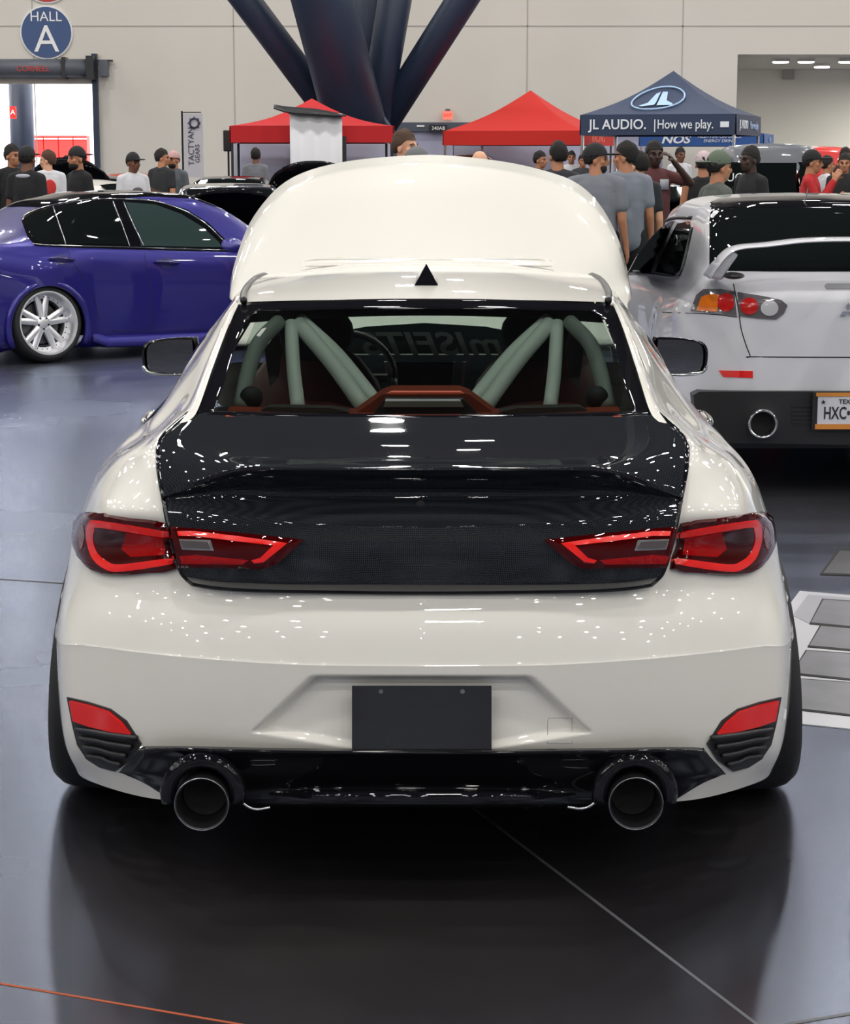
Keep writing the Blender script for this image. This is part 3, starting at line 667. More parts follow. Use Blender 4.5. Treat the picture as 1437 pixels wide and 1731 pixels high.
# ---- gloss black diffuser
df_ = [
 [HP(0, 1266, .018), HP(150, 1266, .018), HP(300, 1264, .028), HP(400, 1262, .045), HP(452, 1262, .075), HP(476, 1263, .10)],
 [HP(0, 1272, .000), HP(150, 1272, .000), HP(300, 1270, .008), HP(400, 1268, .028), HP(456, 1268, .06), HP(482, 1272, .095)],
 [HP(0, 1284, .020), HP(150, 1284, .020), HP(300, 1284, .030), HP(400, 1284, .050), HP(462, 1284, .075), HP(492, 1284, .115)],
 [HP(0, 1310, .055), HP(150, 1310, .055), HP(300, 1310, .060), HP(400, 1312, .080), HP(468, 1308, .095), HP(512, 1306, .145)],
 [HP(0, 1334, .080), HP(150, 1334, .085), HP(300, 1336, .110), HP(400, 1336, .115), HP(462, 1322, .115), HP(507, 1309, .150)],
 [HP(0, 1339, .015), HP(150, 1340, .020), HP(260, 1352, .110), HP(380, 1356, .140), HP(440, 1342, .13), HP(462, 1328, .140)],
 [HP(0, 1360, .010), HP(150, 1360, .018), HP(255, 1362, .12), HP(370, 1362, .160), HP(425, 1352, .15), HP(438, 1341, .15)],
 [HP(0, 1367, .05), HP(150, 1367, .06), HP(250, 1366, .16), HP(365, 1364, .20), HP(420, 1355, .20), HP(428, 1350, .20)]]
full = [[(-p[0], p[1], p[2]) for p in r[::-1][:-1]]+r for r in df_]
Dg = crg(full, 6, 6); obj('diffuser', Dg.reshape(-1, 3), gridfaces(Dg.shape[0], Dg.shape[1], flip=True), M_GLOSSBLACK, COUPE, local=True)
for s, cx, cyy in ((-1, 341, 1359), (1, 1075, 1358)):
    c = at(cx, cyy, CY+.0); M = Matrix.Translation(c) @ Matrix.Rotation(math.pi/2, 4, 'Z')
    r = 46.5/F_*4.45
    t = MB().lathe([(r-.016, .30), (r-.010, .06), (r-.005, .0), (r-.002, -.004), (r, .0), (r, .02), (r-.002, .34)], M, 56).build('exhaust_tip', M_DARKMETAL, COUPE, smooth=True)
    MB().lathe([(r-.0022, .0000), (r-.0015, -.0048), (r+.0002, -.0042), (r+.0005, .001)], M, 56).build('tip_rim', mat('worn_steel', (.3, .3, .32), .3, metal=1), t, smooth=True)
    MB().lathe([(r-.012, .07), (.001, .09)], M, 40).build('tip_inner', mat('pipe_black', (.004, .004, .004), .9), t, smooth=True)  # near-black matt disc closing the pipe
    ring = []
    for k in range(15):
        an = math.radians(-15+210*k/14); ring.append(c+Vector((math.cos(an)*.078, .03, math.sin(an)*.078+.016)))
    MB().tube(ring, .019, 12).build('tip_shroud', M_GLOSSBLACK, COUPE, smooth=True)
    q = c+Vector((-s*.075, .03, 0))
    MB().tube([Vector(p) for p in cr([tuple(q+Vector((0, 0, .03))), tuple(q+Vector((-s*.012, 0, -.005))), tuple(q+Vector((-s*.04, .0, -.022))), tuple(q+Vector((-s*.075, 0, -.018)))], 5)], .0035, 8).build('exhaust_hanger', M_BRUSHED, COUPE, smooth=True)
# underbody
MB().box(cw((0, 2.5, .28)), (1.5, 4.1, .16)).build('underbody', M_BLACKPLASTIC, COUPE)
MB().box(cw((0, .45, .46)), (1.2, .5, .5)).build('boot_well', M_BLACKPLASTIC, COUPE)
# wheels
def wheel_prof(r, w): 
    return [(r*.70, w*.5), (r*.80, w*.5+.004), (r*.93, w*.5-.004), (r*.985, w*.5-.028), (r, w*.5-.055), (r, 0), (r, -w*.5+.055), (r*.985, -w*.5+.028), (r*.93, -w*.5), (r*.70, -w*.5)]
for s in (-1, 1):
    for y, xo, cam_ in ((.98, .822, -5), (3.83, .80, -4)):
        c = cw((s*xo, y, .338)); M = Matrix.Translation(c) @ Matrix.Rotation(math.radians(cam_*s), 4, 'Y') @ (Matrix.Rotation(math.pi, 4, 'Z') if s < 0 else Matrix.Identity(4))
        w = empty('wheel', None, None, c); w.parent = COUPE; w.location = wm(COUPE).inverted() @ c; WM[w.name] = Matrix.Translation(c) @ Matrix.Rotation(CYAW, 4, 'Z')
        tt = MB().lathe(wheel_prof(.340, .28), M, 56).build('tyre', M_RUBBER, w, smooth=True)
        rimm = MB().lathe([(.255, .13), (.245, .135), (.235, .12), (.22, .02), (.21, -.12)], M, 48)
        for k in range(10):
            a_ = k*math.pi/5; rimm.add([M @ Vector(v) for v in ((.10, .03*math.cos(a_)-.015*math.sin(a_), .03*math.sin(a_)+.015*math.cos(a_)), (.10, .03*math.cos(a_)+.015*math.sin(a_), .03*math.sin(a_)-.015*math.cos(a_)), (.11, .235*math.cos(a_)+.012*math.sin(a_), .235*math.sin(a_)-.012*math.cos(a_)), (.11, .235*math.cos(a_)-.012*math.sin(a_), .235*math.sin(a_)+.012*math.cos(a_)))], [(0, 1, 2, 3)])
        rimm.build('rim', M_BRUSHED, w)
# mirrors and door handles
for s in (-1, 1):
    cx = 287 if s < 0 else 1153
    yl = 2.9; YW = CY+yl
    outl = mir([(240, 600), (243, 585), (254, 577), (290, 572), (325, 571), (334, 575), (334, 628), (300, 635), (262, 634), (245, 626)], s, 718.5)
    base = smooth_outline(outl, 4); P0 = [at(x, y, YW) for x, y in base]; cc_ = sum(P0, Vector())/len(P0); mbb = MB(); vs = []; n = len(P0)
    for k, (sc, dy) in enumerate(((.90, -.004), (1, 0), (1.0, .03), (.93, .08), (.75, .13), (.4, .16), (.05, .165))):
        vs += [cc_+(p-cc_)*sc+Vector((0, dy, 0)) for p in P0]
    fs_ = [(k*n+i, k*n+(i+1) % n, (k+1)*n+(i+1) % n, (k+1)*n+i) for k in range(6) for i in range(n)]+[tuple(range(6*n, 7*n))]
    mm = mbb.add(vs, fs_).build('door_mirror', M_GLOSSBLACK, COUPE, smooth=True)
    gp = [cc_+(p-cc_)*.88+Vector((0, .004, .002)) for p in P0]; aim = Matrix.Translation(cc_) @ Matrix.Rotation(math.radians(12*s), 4, 'Z') @ Matrix.Rotation(math.radians(-2), 4, 'X') @ Matrix.Translation(-cc_)
    MB().prism([aim @ (p+Vector((0, -.012, 0))) for p in gp], (0, .003, 0)).build('mirror_glass', mat('mirror_silver', (.38, .37, .38), .02, metal=1), mm)
    lo_ = sorted([p for p in P0 if p.z < cc_.z-.035], key=lambda p: p.x)
    MB().tube([p*1+Vector((0, -.008, .006)) for p in lo_], .007, 8).build('mirror_chrome', M_CHROME, mm, smooth=True)
    MB().tube([cc_+Vector((-s*.06, .05, -.02)), cw((s*.80, yl+.12, .93))], [.035, .03], 12).build('mirror_stalk', M_GLOSSBLACK, mm, smooth=True)
    hp = [(s*.835, 1.75, .885), (s*.862, 1.79, .888), (s*.866, 1.95, .89), (s*.84, 2.0, .89)]
    MB().tube([cw(p) for p in cr(hp, 5)], .012, 10).build('door_handle', M_CHROME, COUPE, smooth=True)
# windscreen
ws = []
for y, z, xe, ze in ((2.68, 1.29, .56, 1.22), (2.95, 1.16, .62, 1.11), (3.2, 1.04, .68, 1.0), (3.42, .95, .72, .93)):
    ws.append([(x*xe, y-.06*x*x, z+(ze-z)*abs(x)**2.2) for x in (-1, -.7, -.35, 0, .35, .7, 1)])
Wg = crg(ws, 5, 5); obj('windscreen', Wg.reshape(-1, 3), gridfaces(Wg.shape[0], Wg.shape[1], flip=True), M_CLEARGLASS, COUPE, local=True)
# ---- raised bonnet
HY = 3.42; PH = math.radians(42); hn = Vector((0, -math.sin(PH), math.cos(PH))); HB = (-.0, 0)
arch_l = [(1060, 500), (1052, 455), (1040, 412), (1022, 372), (998, 338), (968, 314), (930, 299), (870, 284), (800, 274), (727, 269), (650, 273), (588, 280), (528, 294), (486, 314), (455, 343), (428, 382), (411, 425), (400, 465), (396, 500)]
arch_s = cr(arch_l, 4); nA = len(arch_s); bonnet_rows = []
p0 = Vector((0, CY+HY, .965))
def on_hood(px, py, off):
    d = ray(px, py); n_ = hn; o_ = p0+n_*off; t_ = (o_-CAMV).dot(n_)/d.dot(n_); return CAMV+d*t_
for k in range(17):
    f = k/16; r_ = []
    for i in range(nA):
        sx_ = 1-2*i/(nA-1); b_ = (727+333*sx_, 585); a_ = arch_s[i]
        px, py = b_[0]+(a_[0]-b_[0])*f, b_[1]+(a_[1]-b_[1])*f
        p = on_hood(px, py, 0); xx = abs(p.x-.02)/.76; edge = max(0, (f-.82)/.18)
        off = .10*(1-min(1, xx)**2.2)-.05-.05*edge**2*(1-.0*xx)
        r_.append(on_hood(px, py, off))
    bonnet_rows.append(r_)
bv = [p for r_ in bonnet_rows for p in r_]; hood = obj('bonnet', bv, gridfaces(17, nA), M_WHITE, COUPE); setmod(hood, 'SOLIDIFY', thickness=.02, offset=-1)
MB().tube([cw((.6, 3.5, .9)), on_hood(1000, 400, -.08)], .011, 8).build('bonnet_strut', M_SATIN, COUPE)
MB().tube([cw((-.6, 3.5, .9)), on_hood(450, 400, -.08)], .011, 8).build('bonnet_strut', M_SATIN, COUPE)
MB().box(cw((0, 3.95, .6)), (1.1, .8, .45)).build('engine', M_SATIN, COUPE)
# ---- cabin
MB().box(cw((0, 1.9, .5)), (1.3, 2.6, .06)).build('cabin_floor', M_INTERIOR, COUPE)
hl = crg([[(x*.50, y, z-.035-.02*abs(x)**2) for x in (-1, -.5, 0, .5, 1)] for y, z in ((1.36, 1.28), (1.7, 1.31), (2.2, 1.33), (2.6, 1.29))], 4, 4)
obj('headliner', hl.reshape(-1, 3), gridfaces(hl.shape[0], hl.shape[1]), M_INTERIOR, COUPE, local=True)
MB().box(cw((-.04, 1.62, 1.268)), (.10, .08, .022)).build('dome_lamp', mat('dome_lens', srgb(150, 150, 148), .4), COUPE)
# parcel shelf
ps = crg([[HP(-335, 704, .53), HP(-200, 706, .52), HP(0, 706, .52), HP(200, 706, .52), HP(335, 704, .53)], [HP(-330, 690, .62), HP(-200, 697, .62), HP(0, 700, .62), HP(200, 697, .62), HP(330, 690, .62)], [HP(-325, 686, .80), HP(-200, 690, .80), HP(0, 690, .80), HP(200, 690, .80), HP(325, 686, .80)]], 3, 4)
obj('parcel_shelf', ps.reshape(-1, 3), gridfaces(ps.shape[0], ps.shape[1]), M_TERRA, COUPE, local=True)
def slab(pts, y0, y1, nm, m): return MB().prism([at(px, py, CY+y0) for px, py in pts], (0, y1-y0, 0)).build(nm, m, COUPE)
slab([(596, 703), (645, 668), (662, 662), (778, 662), (795, 668), (842, 703)], .66, .80, 'shelf_hump', M_TERRA)
slab([(628, 704), (652, 674), (782, 674), (812, 704)], .62, .665, 'brake_lamp_housing', M_INTERIOR)
slab([(648, 688), (652, 676), (778, 676), (784, 688)], .61, .625, 'brake_lamp_lens', M_GREYPANEL)
for s in (-1, 1):
    P = mir([(440, 695), (452, 688), (560, 690), (590, 696), (560, 699), (452, 699)], s)
    slab(P, .60, .66, 'speaker_grille', mat('shelf_grey', srgb(60, 56, 54), .8))
    # cage tubes
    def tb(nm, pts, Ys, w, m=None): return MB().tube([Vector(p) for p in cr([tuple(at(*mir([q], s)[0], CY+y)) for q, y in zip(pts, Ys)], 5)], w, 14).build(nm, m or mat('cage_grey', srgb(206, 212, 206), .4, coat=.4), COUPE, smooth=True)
    tb('cage_tube', [(505, 548), (560, 612), (616, 690)], [1.27, 1.1, .85], .022)
    tb('cage_tube', [(508, 540), (572, 600), (638, 682)], [1.31, 1.15, .9], .018)
    tb('cage_tube', [(492, 548), (496, 620), (504, 690)], [1.26, 1.1, .85], .019)
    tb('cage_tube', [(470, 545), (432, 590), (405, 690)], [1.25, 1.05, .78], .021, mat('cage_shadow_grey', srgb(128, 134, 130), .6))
    c = at(*mir([(425, 672)], s)[0], CY+.80); MB().ell(c, (.030, .03, .030)).build('seat_belt_reel', M_INTERIOR, COUPE, smooth=True)
    # pale trim seen on the B pillar
    slab(mir([(447, 590), (470, 560), (478, 590), (470, 640), (456, 655)], s), 1.5, 1.53, 'pillar_trim', mat('pillar_cloth', srgb(150, 146, 140), .8))
    # rear bench halves, front seats with headrests
    seat = empty('seat', None, None, cw((s*.36, 2.2, .5))); seat.parent = COUPE; seat.location = (s*.36, 2.2, .5); WM[seat.name] = wm(COUPE) @ Matrix.Translation((s*.36, 2.2, .5))
    mb = MB().ell(cw((s*.36, 2.05, .80)), (.25, .10, .32)); mb.build('backrest', M_OXBLOOD, seat, smooth=True)
    MB().ell(cw((s*.36, 2.35, .60)), (.25, .28, .10)).build('cushion', M_OXBLOOD, seat, smooth=True)
    MB().ell(cw((s*.36, 2.02, 1.14)), (.13, .06, .10)).build('headrest', M_INTERIOR, seat, smooth=True)
    MB().ell(cw((s*.33, 1.15, .88)), (.27, .12, .15)).build('rear_seat_back', M_OXBLOOD, COUPE, smooth=True)
# dashboard
slab([(570, 606), (600, 600), (840, 600), (880, 606), (900, 700), (560, 700)], 3.05, 3.25, 'dashboard', mat('dash_teal_black', srgb(34, 44, 48), .5))
slab([(668, 612), (768, 612), (764, 662), (672, 662)], 3.0, 3.05, 'centre_screen', M_GLOSSBLACK)
for s in (-1, 1):
    for q, w in (((652, 612), 6), ((669, 612), 3)):
        slab(mir([(q[0]-w/2, q[1]), (q[0]+w/2, q[1]), (q[0]+w/2+3, q[1]+52), (q[0]-w/2+5, q[1]+52)], s, 718.5), 2.98, 3.0, 'vent_trim', M_BRUSHED)
sw = at(588, 640, CY+2.75); swr = MB(); MM = Matrix.Translation(sw) @ Matrix.Rotation(math.radians(-22), 4, 'X')
swr.tube([MM @ Vector((.165*math.cos(a*math.pi/16), 0, .165*math.sin(a*math.pi/16))) for a in range(33)], .013, 8)
swr.build('steering_wheel', M_SATIN, COUPE, smooth=True)
MB().tube([MM @ Vector((.14, 0, 0)), MM @ Vector((-.14, 0, 0))], .018, 8).build('steering_spoke', M_SATIN, COUPE)
# banner on the windscreen, read from behind
P = [(556, 598), (566, 562), (620, 552), (718, 546), (820, 552), (872, 562), (884, 598)]
bn = slab(P, 2.93, 2.935, 'windscreen_banner', mat('banner_smoke', srgb(26, 36, 38), .5))
c = at(735, 583, CY+2.92)
text('mISFITS', .115, Matrix.Translation(c) @ Matrix.Diagonal((-1, 1, 1, 1)) @ Matrix.Rotation(math.pi/2, 4, 'X'), mat('banner_letters', srgb(92, 100, 100), .5), 'banner_lettering', bn, sx=1.35, shear=.3, bold=.002, depth=.001)
MB().box(cw((0, 3.0, 1.2)), (.2, .02, .06)).build('rear_view_mirror', M_SATIN, COUPE)
# ================================================================ OTHER CARS
def sm(t): t = max(0, min(1, t)); return t*t*(3-2*t)
def interp(y, pts): return float(np.interp(y, [p[0] for p in pts], [p[1] for p in pts]))
def car_shell(root, m, L, W, top, belt, arches, nst=110, bot=.16, name='body_shell', tumble=.62, flare=.03, n_end=3.2, nose=.9, sill=None):
    """a closed car body lofted through stations along its length; arches = (y, z, radius)"""
    ys = []
    for k in range(nst+1):
        t = k/nst; ys.append(L*(.5-.5*math.cos(math.pi*t))*.55+L*t*.45)
    rows = []
    for y in ys:
        e = min(1, y/nose) if y < L/2 else min(1, (L-y)/nose); w = W*(1-(1-e)**n_end)**(1/n_end) if e < 1 else W
        b = interp(y, belt); t = max(interp(y, top), b+.005); h = t-b; c = sm((h-.08)/.25); fl = 0
        for ay, az_, ar in arches: fl = max(fl, flare*sm(1-abs(y-ay)/(ar*1.5)))
        bt = bot+.10*sm(1-e*1.2)
        P = [(w*.90, bt), (w*.965+fl*.6, bt+.07), (w*.995+fl, bt+.22), (w+fl, .5*(bt+b)+.03), (w*.99+fl*.7, b-.16), (w*.955, b-.05), (w*.90, b)]
        up = [(w*(.86*(1-c)+.865*c), b+h*(.25*(1-c)+.12*c)), (w*(.76*(1-c)+.80*c), b+h*(.55*(1-c)+.42*c)), (w*(.60*(1-c)+(tumble+.10)*c), b+h*(.78*(1-c)+.76*c)), (w*(.45*(1-c)+tumble*c), b+h*(.90*(1-c)+.93*c)), (w*(.25*(1-c)+.38*c), b+h*(.97*(1-c)+.985*c)), (0, t)]
        rows.append([(x, y, z) for x, z in P+up])
    A = np.array([cr(r, 4) for r in rows]); R_, C_, _ = A.shape; V = [list(map(float, A[k//C_, k % C_])) for k in range(R_*C_)]
    def keep(i, j):
        c = (A[i, j]+A[i+1, j+1])/2
        if c[0] > W*.75:
            for ay, az_, ar in arches:
                if (c[1]-ay)**2+(c[2]-az_)**2 < ar*ar and c[2] < .9: return False
        return True
    fs = gridfaces(R_, C_, keep, flip=True); used = {}
    for f in fs:
        for a in range(4):
            e = tuple(sorted((f[a], f[(a+1) % 4]))); used[e] = used.get(e, 0)+1
    for (a, b), n in used.items():
        if n == 1:
            for k in (a, b):
                p = V[k]
                if p[0] > W*.7:
                    for ay, az_, ar in arches:
                        d = math.hypot(p[1]-ay, p[2]-az_)
                        if .01 < d < ar*1.2: p[1] = ay+(p[1]-ay)*ar/d; p[2] = az_+(p[2]-az_)*ar/d
    vv, ff = compact([tuple(v) for v in V], fs); vv, ff = mirror_grid(vv, ff)
    return obj(name, vv, ff, m, root, local=True, weld=.0008)
def lw(root, p): return wm(root) @ Vector(p)
def under(root, L, W, arches, z=.3):
    b = MB().box((0, L/2, z), (W*1.2, L*.9, .24))
    for ay, az_, ar in arches: b.box((0, ay, az_+.12), (W*1.25, ar*2.1, .6))
    b.build('underbody', M_BLACKPLASTIC, root, local=True)
def wheel(root, x, y, z, r, w, side=1, rimm=None, style='mesh', rim_r=None, camber=0):
    c = lw(root, (x, y, z)); rz = root.rotation_euler.z
    M = Matrix.Translation(c) @ Matrix.Rotation(rz, 4, 'Z') @ Matrix.Rotation(math.radians(camber)*side, 4, 'Y') @ (Matrix.Rotation(math.pi, 4, 'Z') if side < 0 else Matrix.Identity(4))
    wh = bpy.data.objects.new('wheel', None); COL.objects.link(wh); wh.parent = root; wh.location = (x, y, z); WM[wh.name] = wm(root) @ Matrix.Translation((x, y, z))
    q = rim_r or r*.74; h = w/2
    MB().lathe([(q, h-.005), (q+.02, h+.004), (r*.93, h-.006), (r*.985, h-.03), (r, h-.05), (r, 0), (r, -h+.05), (r*.94, -h), (q, -h)], M, 56).build('tyre', M_RUBBER, wh, smooth=True)
    rm = rimm or M_BRUSHED; dep = .10 if style == 'dish' else .02
    b = MB().lathe([(q+.004, h-.002), (q+.004, h+.006), (q-.008, h+.006), (q-.014, h-.004), (q-.02, h-dep*.5), (q-.028, h-dep), (q-.06, h-dep-.004), (q-.062, h-dep-.03), (q-.03, -h)], M, 64)
    R2 = q-.03; hp = h-dep; ns = 5
    b.lathe([(.001, hp+.012), (.03, hp+.012), (.062, hp+.004), (.075, hp-.01), (.075, hp-.05)], M, 32)
    for k in range(ns):
        for o in ((-.20, .20) if style == 'dish' else (-.13, .13)):
            a0 = 2*math.pi*k/ns+.3; a1 = a0+o*1.9; ra = .055
            p0_ = Vector((0, ra*math.cos(a0+o*.5), ra*math.sin(a0+o*.5))); p1_ = Vector((0, R2*math.cos(a1-o*.9), R2*math.sin(a1-o*.9)))
            d_ = (p1_-p0_).normalized(); n_ = Vector((0, -d_.z, d_.y)); vs = []
            for p_, ww, xx in ((p0_, .031, hp+.004), (p1_, .023, hp)):
                for a_, e_ in ((-1, 0), (-.4, .008), (.4, .008), (1, 0), (1, -.03), (-1, -.03)): vs.append(M @ (p_+n_*a_*ww+Vector((xx+e_, 0, 0))))
            b.add(vs, [(i, (i+1) % 6, (i+1) % 6+6, i+6) for i in range(6)]+[(0, 1, 2, 3, 4, 5), (11, 10, 9, 8, 7, 6)])
    o = b.build('rim', rm, wh); smooth_by_angle(o, 40)
    if style == 'dish':
        bb = MB()
        for k in range(5):
            a = 2*math.pi*(k+.5)/5+.3; bb.tube([M @ Vector((hp+.0, .048*math.cos(a), .048*math.sin(a))), M @ Vector((hp+.014, .048*math.cos(a), .048*math.sin(a)))], .009, 8)
        for k in range(30):
            a = 2*math.pi*k/30; bb.tube([M @ Vector((hp-.006, (q-.045)*math.cos(a), (q-.045)*math.sin(a))), M @ Vector((hp+.004, (q-.045)*math.cos(a), (q-.045)*math.sin(a)))], .005, 6)
        bb.build('lug_nuts', M_DARKMETAL, wh)
    MB().lathe([(.001, hp-.06), (q-.09, hp-.06), (q-.09, hp-.07)], M, 32).build('brake_disc', mat('brake_iron', (.10, .10, .11), .4, metal=.7), wh)
    return wh
# ---------------------------------------------------------------- blue sedan
PSI = math.radians(38); RZ = PSI-math.pi/2; fw = Vector((math.cos(PSI), math.sin(PSI), 0)); rt = Vector((math.sin(PSI), -math.cos(PSI), 0))
wc = at(72, 545, 16.8); wc.z = 0; ROH = 1.06
org = wc-rt*.80-fw*ROH
BLUE = empty('sedan', 'metallic blue sedan with a gloss black roof seen from its right side', 'car', (org.x, org.y, 0), RZ)
M_BLUE = mat('royal_blue_paint', srgb(34, 27, 122), .30, metal=.35, coat=1, coat_rough=.02)
top = [(0, .93), (.10, 1.0), (.75, 1.03), (1.0, 1.10), (1.5, 1.315), (1.85, 1.385), (2.3, 1.40), (2.7, 1.375), (3.0, 1.27), (3.45, 1.02), (3.7, .97), (4.3, .90), (4.66, .78), (4.76, .68)]
blt = [(0, .90), (.5, .985), (1.2, .985), (2.2, .925), (3.3, .875), (3.6, .87), (4.3, .80), (4.76, .64)]
ar = [(ROH, .30, .345), (ROH+2.85, .30, .345)]
bs = car_shell(BLUE, M_BLUE, 4.76, .885, top, blt, ar, bot=.10, flare=.055, tumble=.60)
under(BLUE, 4.76, .885, ar)
for s in (1, -1):
    wheel(BLUE, s*.775, ROH, .325, .325, .27, s, mat('polished_rim', (.86, .86, .88), .3, metal=.8), 'dish', .262, -4)
    wheel(BLUE, s*.775, ROH+2.85, .325, .325, .26, s, MATS['polished_rim'], 'dish', .262, -3)
BV = bvh_of(bs)
wo = smooth_outline([(40, 372), (52, 362), (90, 350), (150, 342), (205, 341), (260, 345), (310, 362), (345, 384), (374, 410), (382, 422), (300, 420), (200, 417), (120, 415), (62, 412), (50, 396)], 3)
wf = panel('window_surround', [(36, 372), (46, 358), (90, 344), (150, 335), (205, 334), (262, 338), (315, 354), (352, 377), (384, 408), (392, 426), (300, 424), (200, 421), (120, 419), (60, 416), (46, 400)], BV, M_GLOSSBLACK, BLUE, off=.003, thick=.01, step=6)
WV = bvh_of(wf)
M_SEAGLASS = mat('side_glass_teal', (.03, .05, .048), .04, coat=1, spec=0)
panel('quarter_window', [(42, 374), (50, 364), (90, 352), (108, 412), (64, 411), (52, 397)], WV, M_DARKGLASS, BLUE, off=.004, step=6)
panel('rear_door_window', [(95, 350), (150, 342), (188, 341), (216, 414), (114, 412)], WV, M_DARKGLASS, BLUE, off=.004, step=6)
panel('front_door_window', [(212, 342), (262, 346), (306, 362), (342, 384), (370, 410), (374, 418), (240, 416)], WV, M_SEAGLASS, BLUE, off=.004, step=6)
seam('window_trim', [(38, 373), (48, 361), (90, 347), (150, 338), (205, 337), (262, 341), (312, 357), (349, 380), (380, 410)], WV, M_CHROME, BLUE, w=.006, off=.006)
seam('window_trim', [(48, 402), (60, 413), (120, 416), (200, 418), (300, 421), (384, 424)], WV, M_CHROME, BLUE, w=.005, off=.006)
for p in ([(90, 349), (100, 380), (111, 414)], [(190, 340), (205, 378), (219, 417)], [(208, 341), (224, 378), (243, 417)]): seam('pillar_trim', p, WV, M_BRUSHED, BLUE, w=.004, off=.007)
for p in ([(243, 419), (250, 470), (256, 520), (254, 560)], [(114, 417), (122, 440), (142, 470), (158, 500), (168, 540)], [(384, 425), (394, 470), (394, 520)], [(190, 559), (256, 560), (390, 556)]): seam('door_seam', p, BV, M_SEALGAP, BLUE, w=.003, off=-.001)
for x, y in ((104, 439), (281, 444)):
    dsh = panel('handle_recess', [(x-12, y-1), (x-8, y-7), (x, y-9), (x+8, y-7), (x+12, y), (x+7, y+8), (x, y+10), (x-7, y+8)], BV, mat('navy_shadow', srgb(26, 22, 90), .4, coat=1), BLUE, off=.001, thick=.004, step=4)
    L_ = [hit(BV, x-20, y-1), hit(BV, x-10, y-1), hit(BV, x+10, y+1), hit(BV, x+20, y+1)]; L_ = [q[0]+q[1]*(.012 if i in (0, 3) else .035) for i, q in enumerate(L_) if q[0] is not None]
    MB().tube(L_, .013, 8).build('door_handle', mat('blue_black', srgb(30, 26, 90), .2, coat=1), BLUE, smooth=True)
# black roof wrap, mirror, side skirt
rv = {}; rfz = []
for p_ in bs.data.polygons:
    if p_.normal.z > .80 and p_.center.z > 1.26: rfz.append(tuple(p_.vertices))
rvs, rfz = compact([tuple(v.co) for v in bs.data.vertices], rfz)
obj('roof_wrap', [(x, y, z+.004) for x, y, z in rvs], rfz, M_GLOSSBLACK, BLUE, local=True)
mc_ = at(391, 418, 18.0); mm = MB().ell(mc_, (.13, .09, .085), M=Matrix.Rotation(RZ+math.pi/2, 4, 'Z')).build('door_mirror', M_BLUE, BLUE, smooth=True)
sk = [((.84, ROH+.42), .20), ((.905, ROH+.55), .15), ((.925, ROH+1.4), .13), ((.92, ROH+2.3), .14), ((.85, ROH+2.44), .2)]
b = MB(); vs = []
for (x, y), z in sk:
    for dx, dz in ((0, .05), (.035, 0), (.03, -.05), (-.12, -.055), (-.12, .05)): vs.append(lw(BLUE, (x+dx, y, z+dz)))
b.add(vs, [(k*5+i, k*5+(i+1) % 5, (k+1)*5+(i+1) % 5, (k+1)*5+i) for k in range(4) for i in range(5)]+[(0, 1, 2, 3, 4), (24, 23, 22, 21, 20)]).build('side_skirt', M_BLUE, BLUE); bevel(bpy.data.objects['side_skirt'], .02, 3)
fl = []
for k in range(25):
    a = math.radians(-25+230*k/24); y_ = ROH+.365*math.cos(a); z_ = .30+.365*math.sin(a); fl.append((y_, z_))
MB().tube([lw(BLUE, (.905 if z_ > .2 else .90, y_, max(.06, z_))) for y_, z_ in fl], .028, 10).build('arch_flare', M_BLUE, BLUE, smooth=True)
# ---------------------------------------------------------------- white hatchback (right)
HX = (1433-W_/2)/F_*10.35; HATCH = empty('hatchback', 'white hatchback with a black roof and tall rear wing seen from behind', 'car', (HX, 10.15, 0), .0)
top = [(0, .98), (.03, 1.0), (.10, 1.03), (.30, 1.16), (.62, 1.40), (.75, 1.445), (1.2, 1.475), (2.0, 1.48), (2.5, 1.43), (3.1, 1.14), (3.35, 1.0), (4.0, .92), (4.4, .80), (4.58, .66)]
blt = [(0, .96), (.4, 1.0), (1.0, .985), (2.0, .955), (3.1, .925), (3.6, .90), (4.58, .62)]
ar = [(.92, .33, .37), (3.55, .33, .37)]
hs_ = car_shell(HATCH, M_SILVERWHITE, 4.58, .88, top, blt, ar, bot=.22, tumble=.66, n_end=3.6, nose=.62); under(HATCH, 4.58, .88, ar, .36)
for s in (1, -1):
    for y in (.92, 3.55): wheel(HATCH, s*.75, y, .325, .325, .23, s, M_DARKMETAL)
HV = bvh_of(hs_)
rg = panel('rear_window', [(1200, 372), (1203, 350), (1260, 350), (1437, 350), (1500, 352), (1660, 352), (1672, 375), (1690, 455), (1500, 459), (1330, 459), (1200, 458)], HV, M_DARKGLASS, HATCH, off=.003, thick=.008, step=9)
panel('roof_panel', [(1201, 351), (1201, 343), (1215, 336), (1330, 332), (1450, 331), (1560, 332), (1640, 336), (1662, 346), (1662, 353)], HV, M_GLOSSBLACK, HATCH, off=.004, thick=.008, step=6)
for nm, P in (('door_window', [(1062, 460), (1078, 430), (1100, 402), (1118, 384), (1135, 374), (1140, 374), (1122, 410), (1104, 448), (1100, 461)]), ('rear_door_window', [(1108, 460), (1118, 436), (1136, 396), (1146, 378), (1166, 374), (1168, 384), (1160, 420), (1150, 458), (1140, 466)])):
    panel(nm, P, HV, M_DARKGLASS, HATCH, off=.004, thick=.008, step=5)
seam('window_trim', [(1058, 463), (1100, 464), (1142, 468), (1154, 458), (1164, 420), (1172, 384)], HV, M_SATIN, HATCH, w=.008, off=.004)
seam('window_trim', [(1060, 459), (1078, 427), (1100, 398), (1118, 380), (1138, 369), (1170, 368)], HV, M_SATIN, HATCH, w=.010, off=.004)
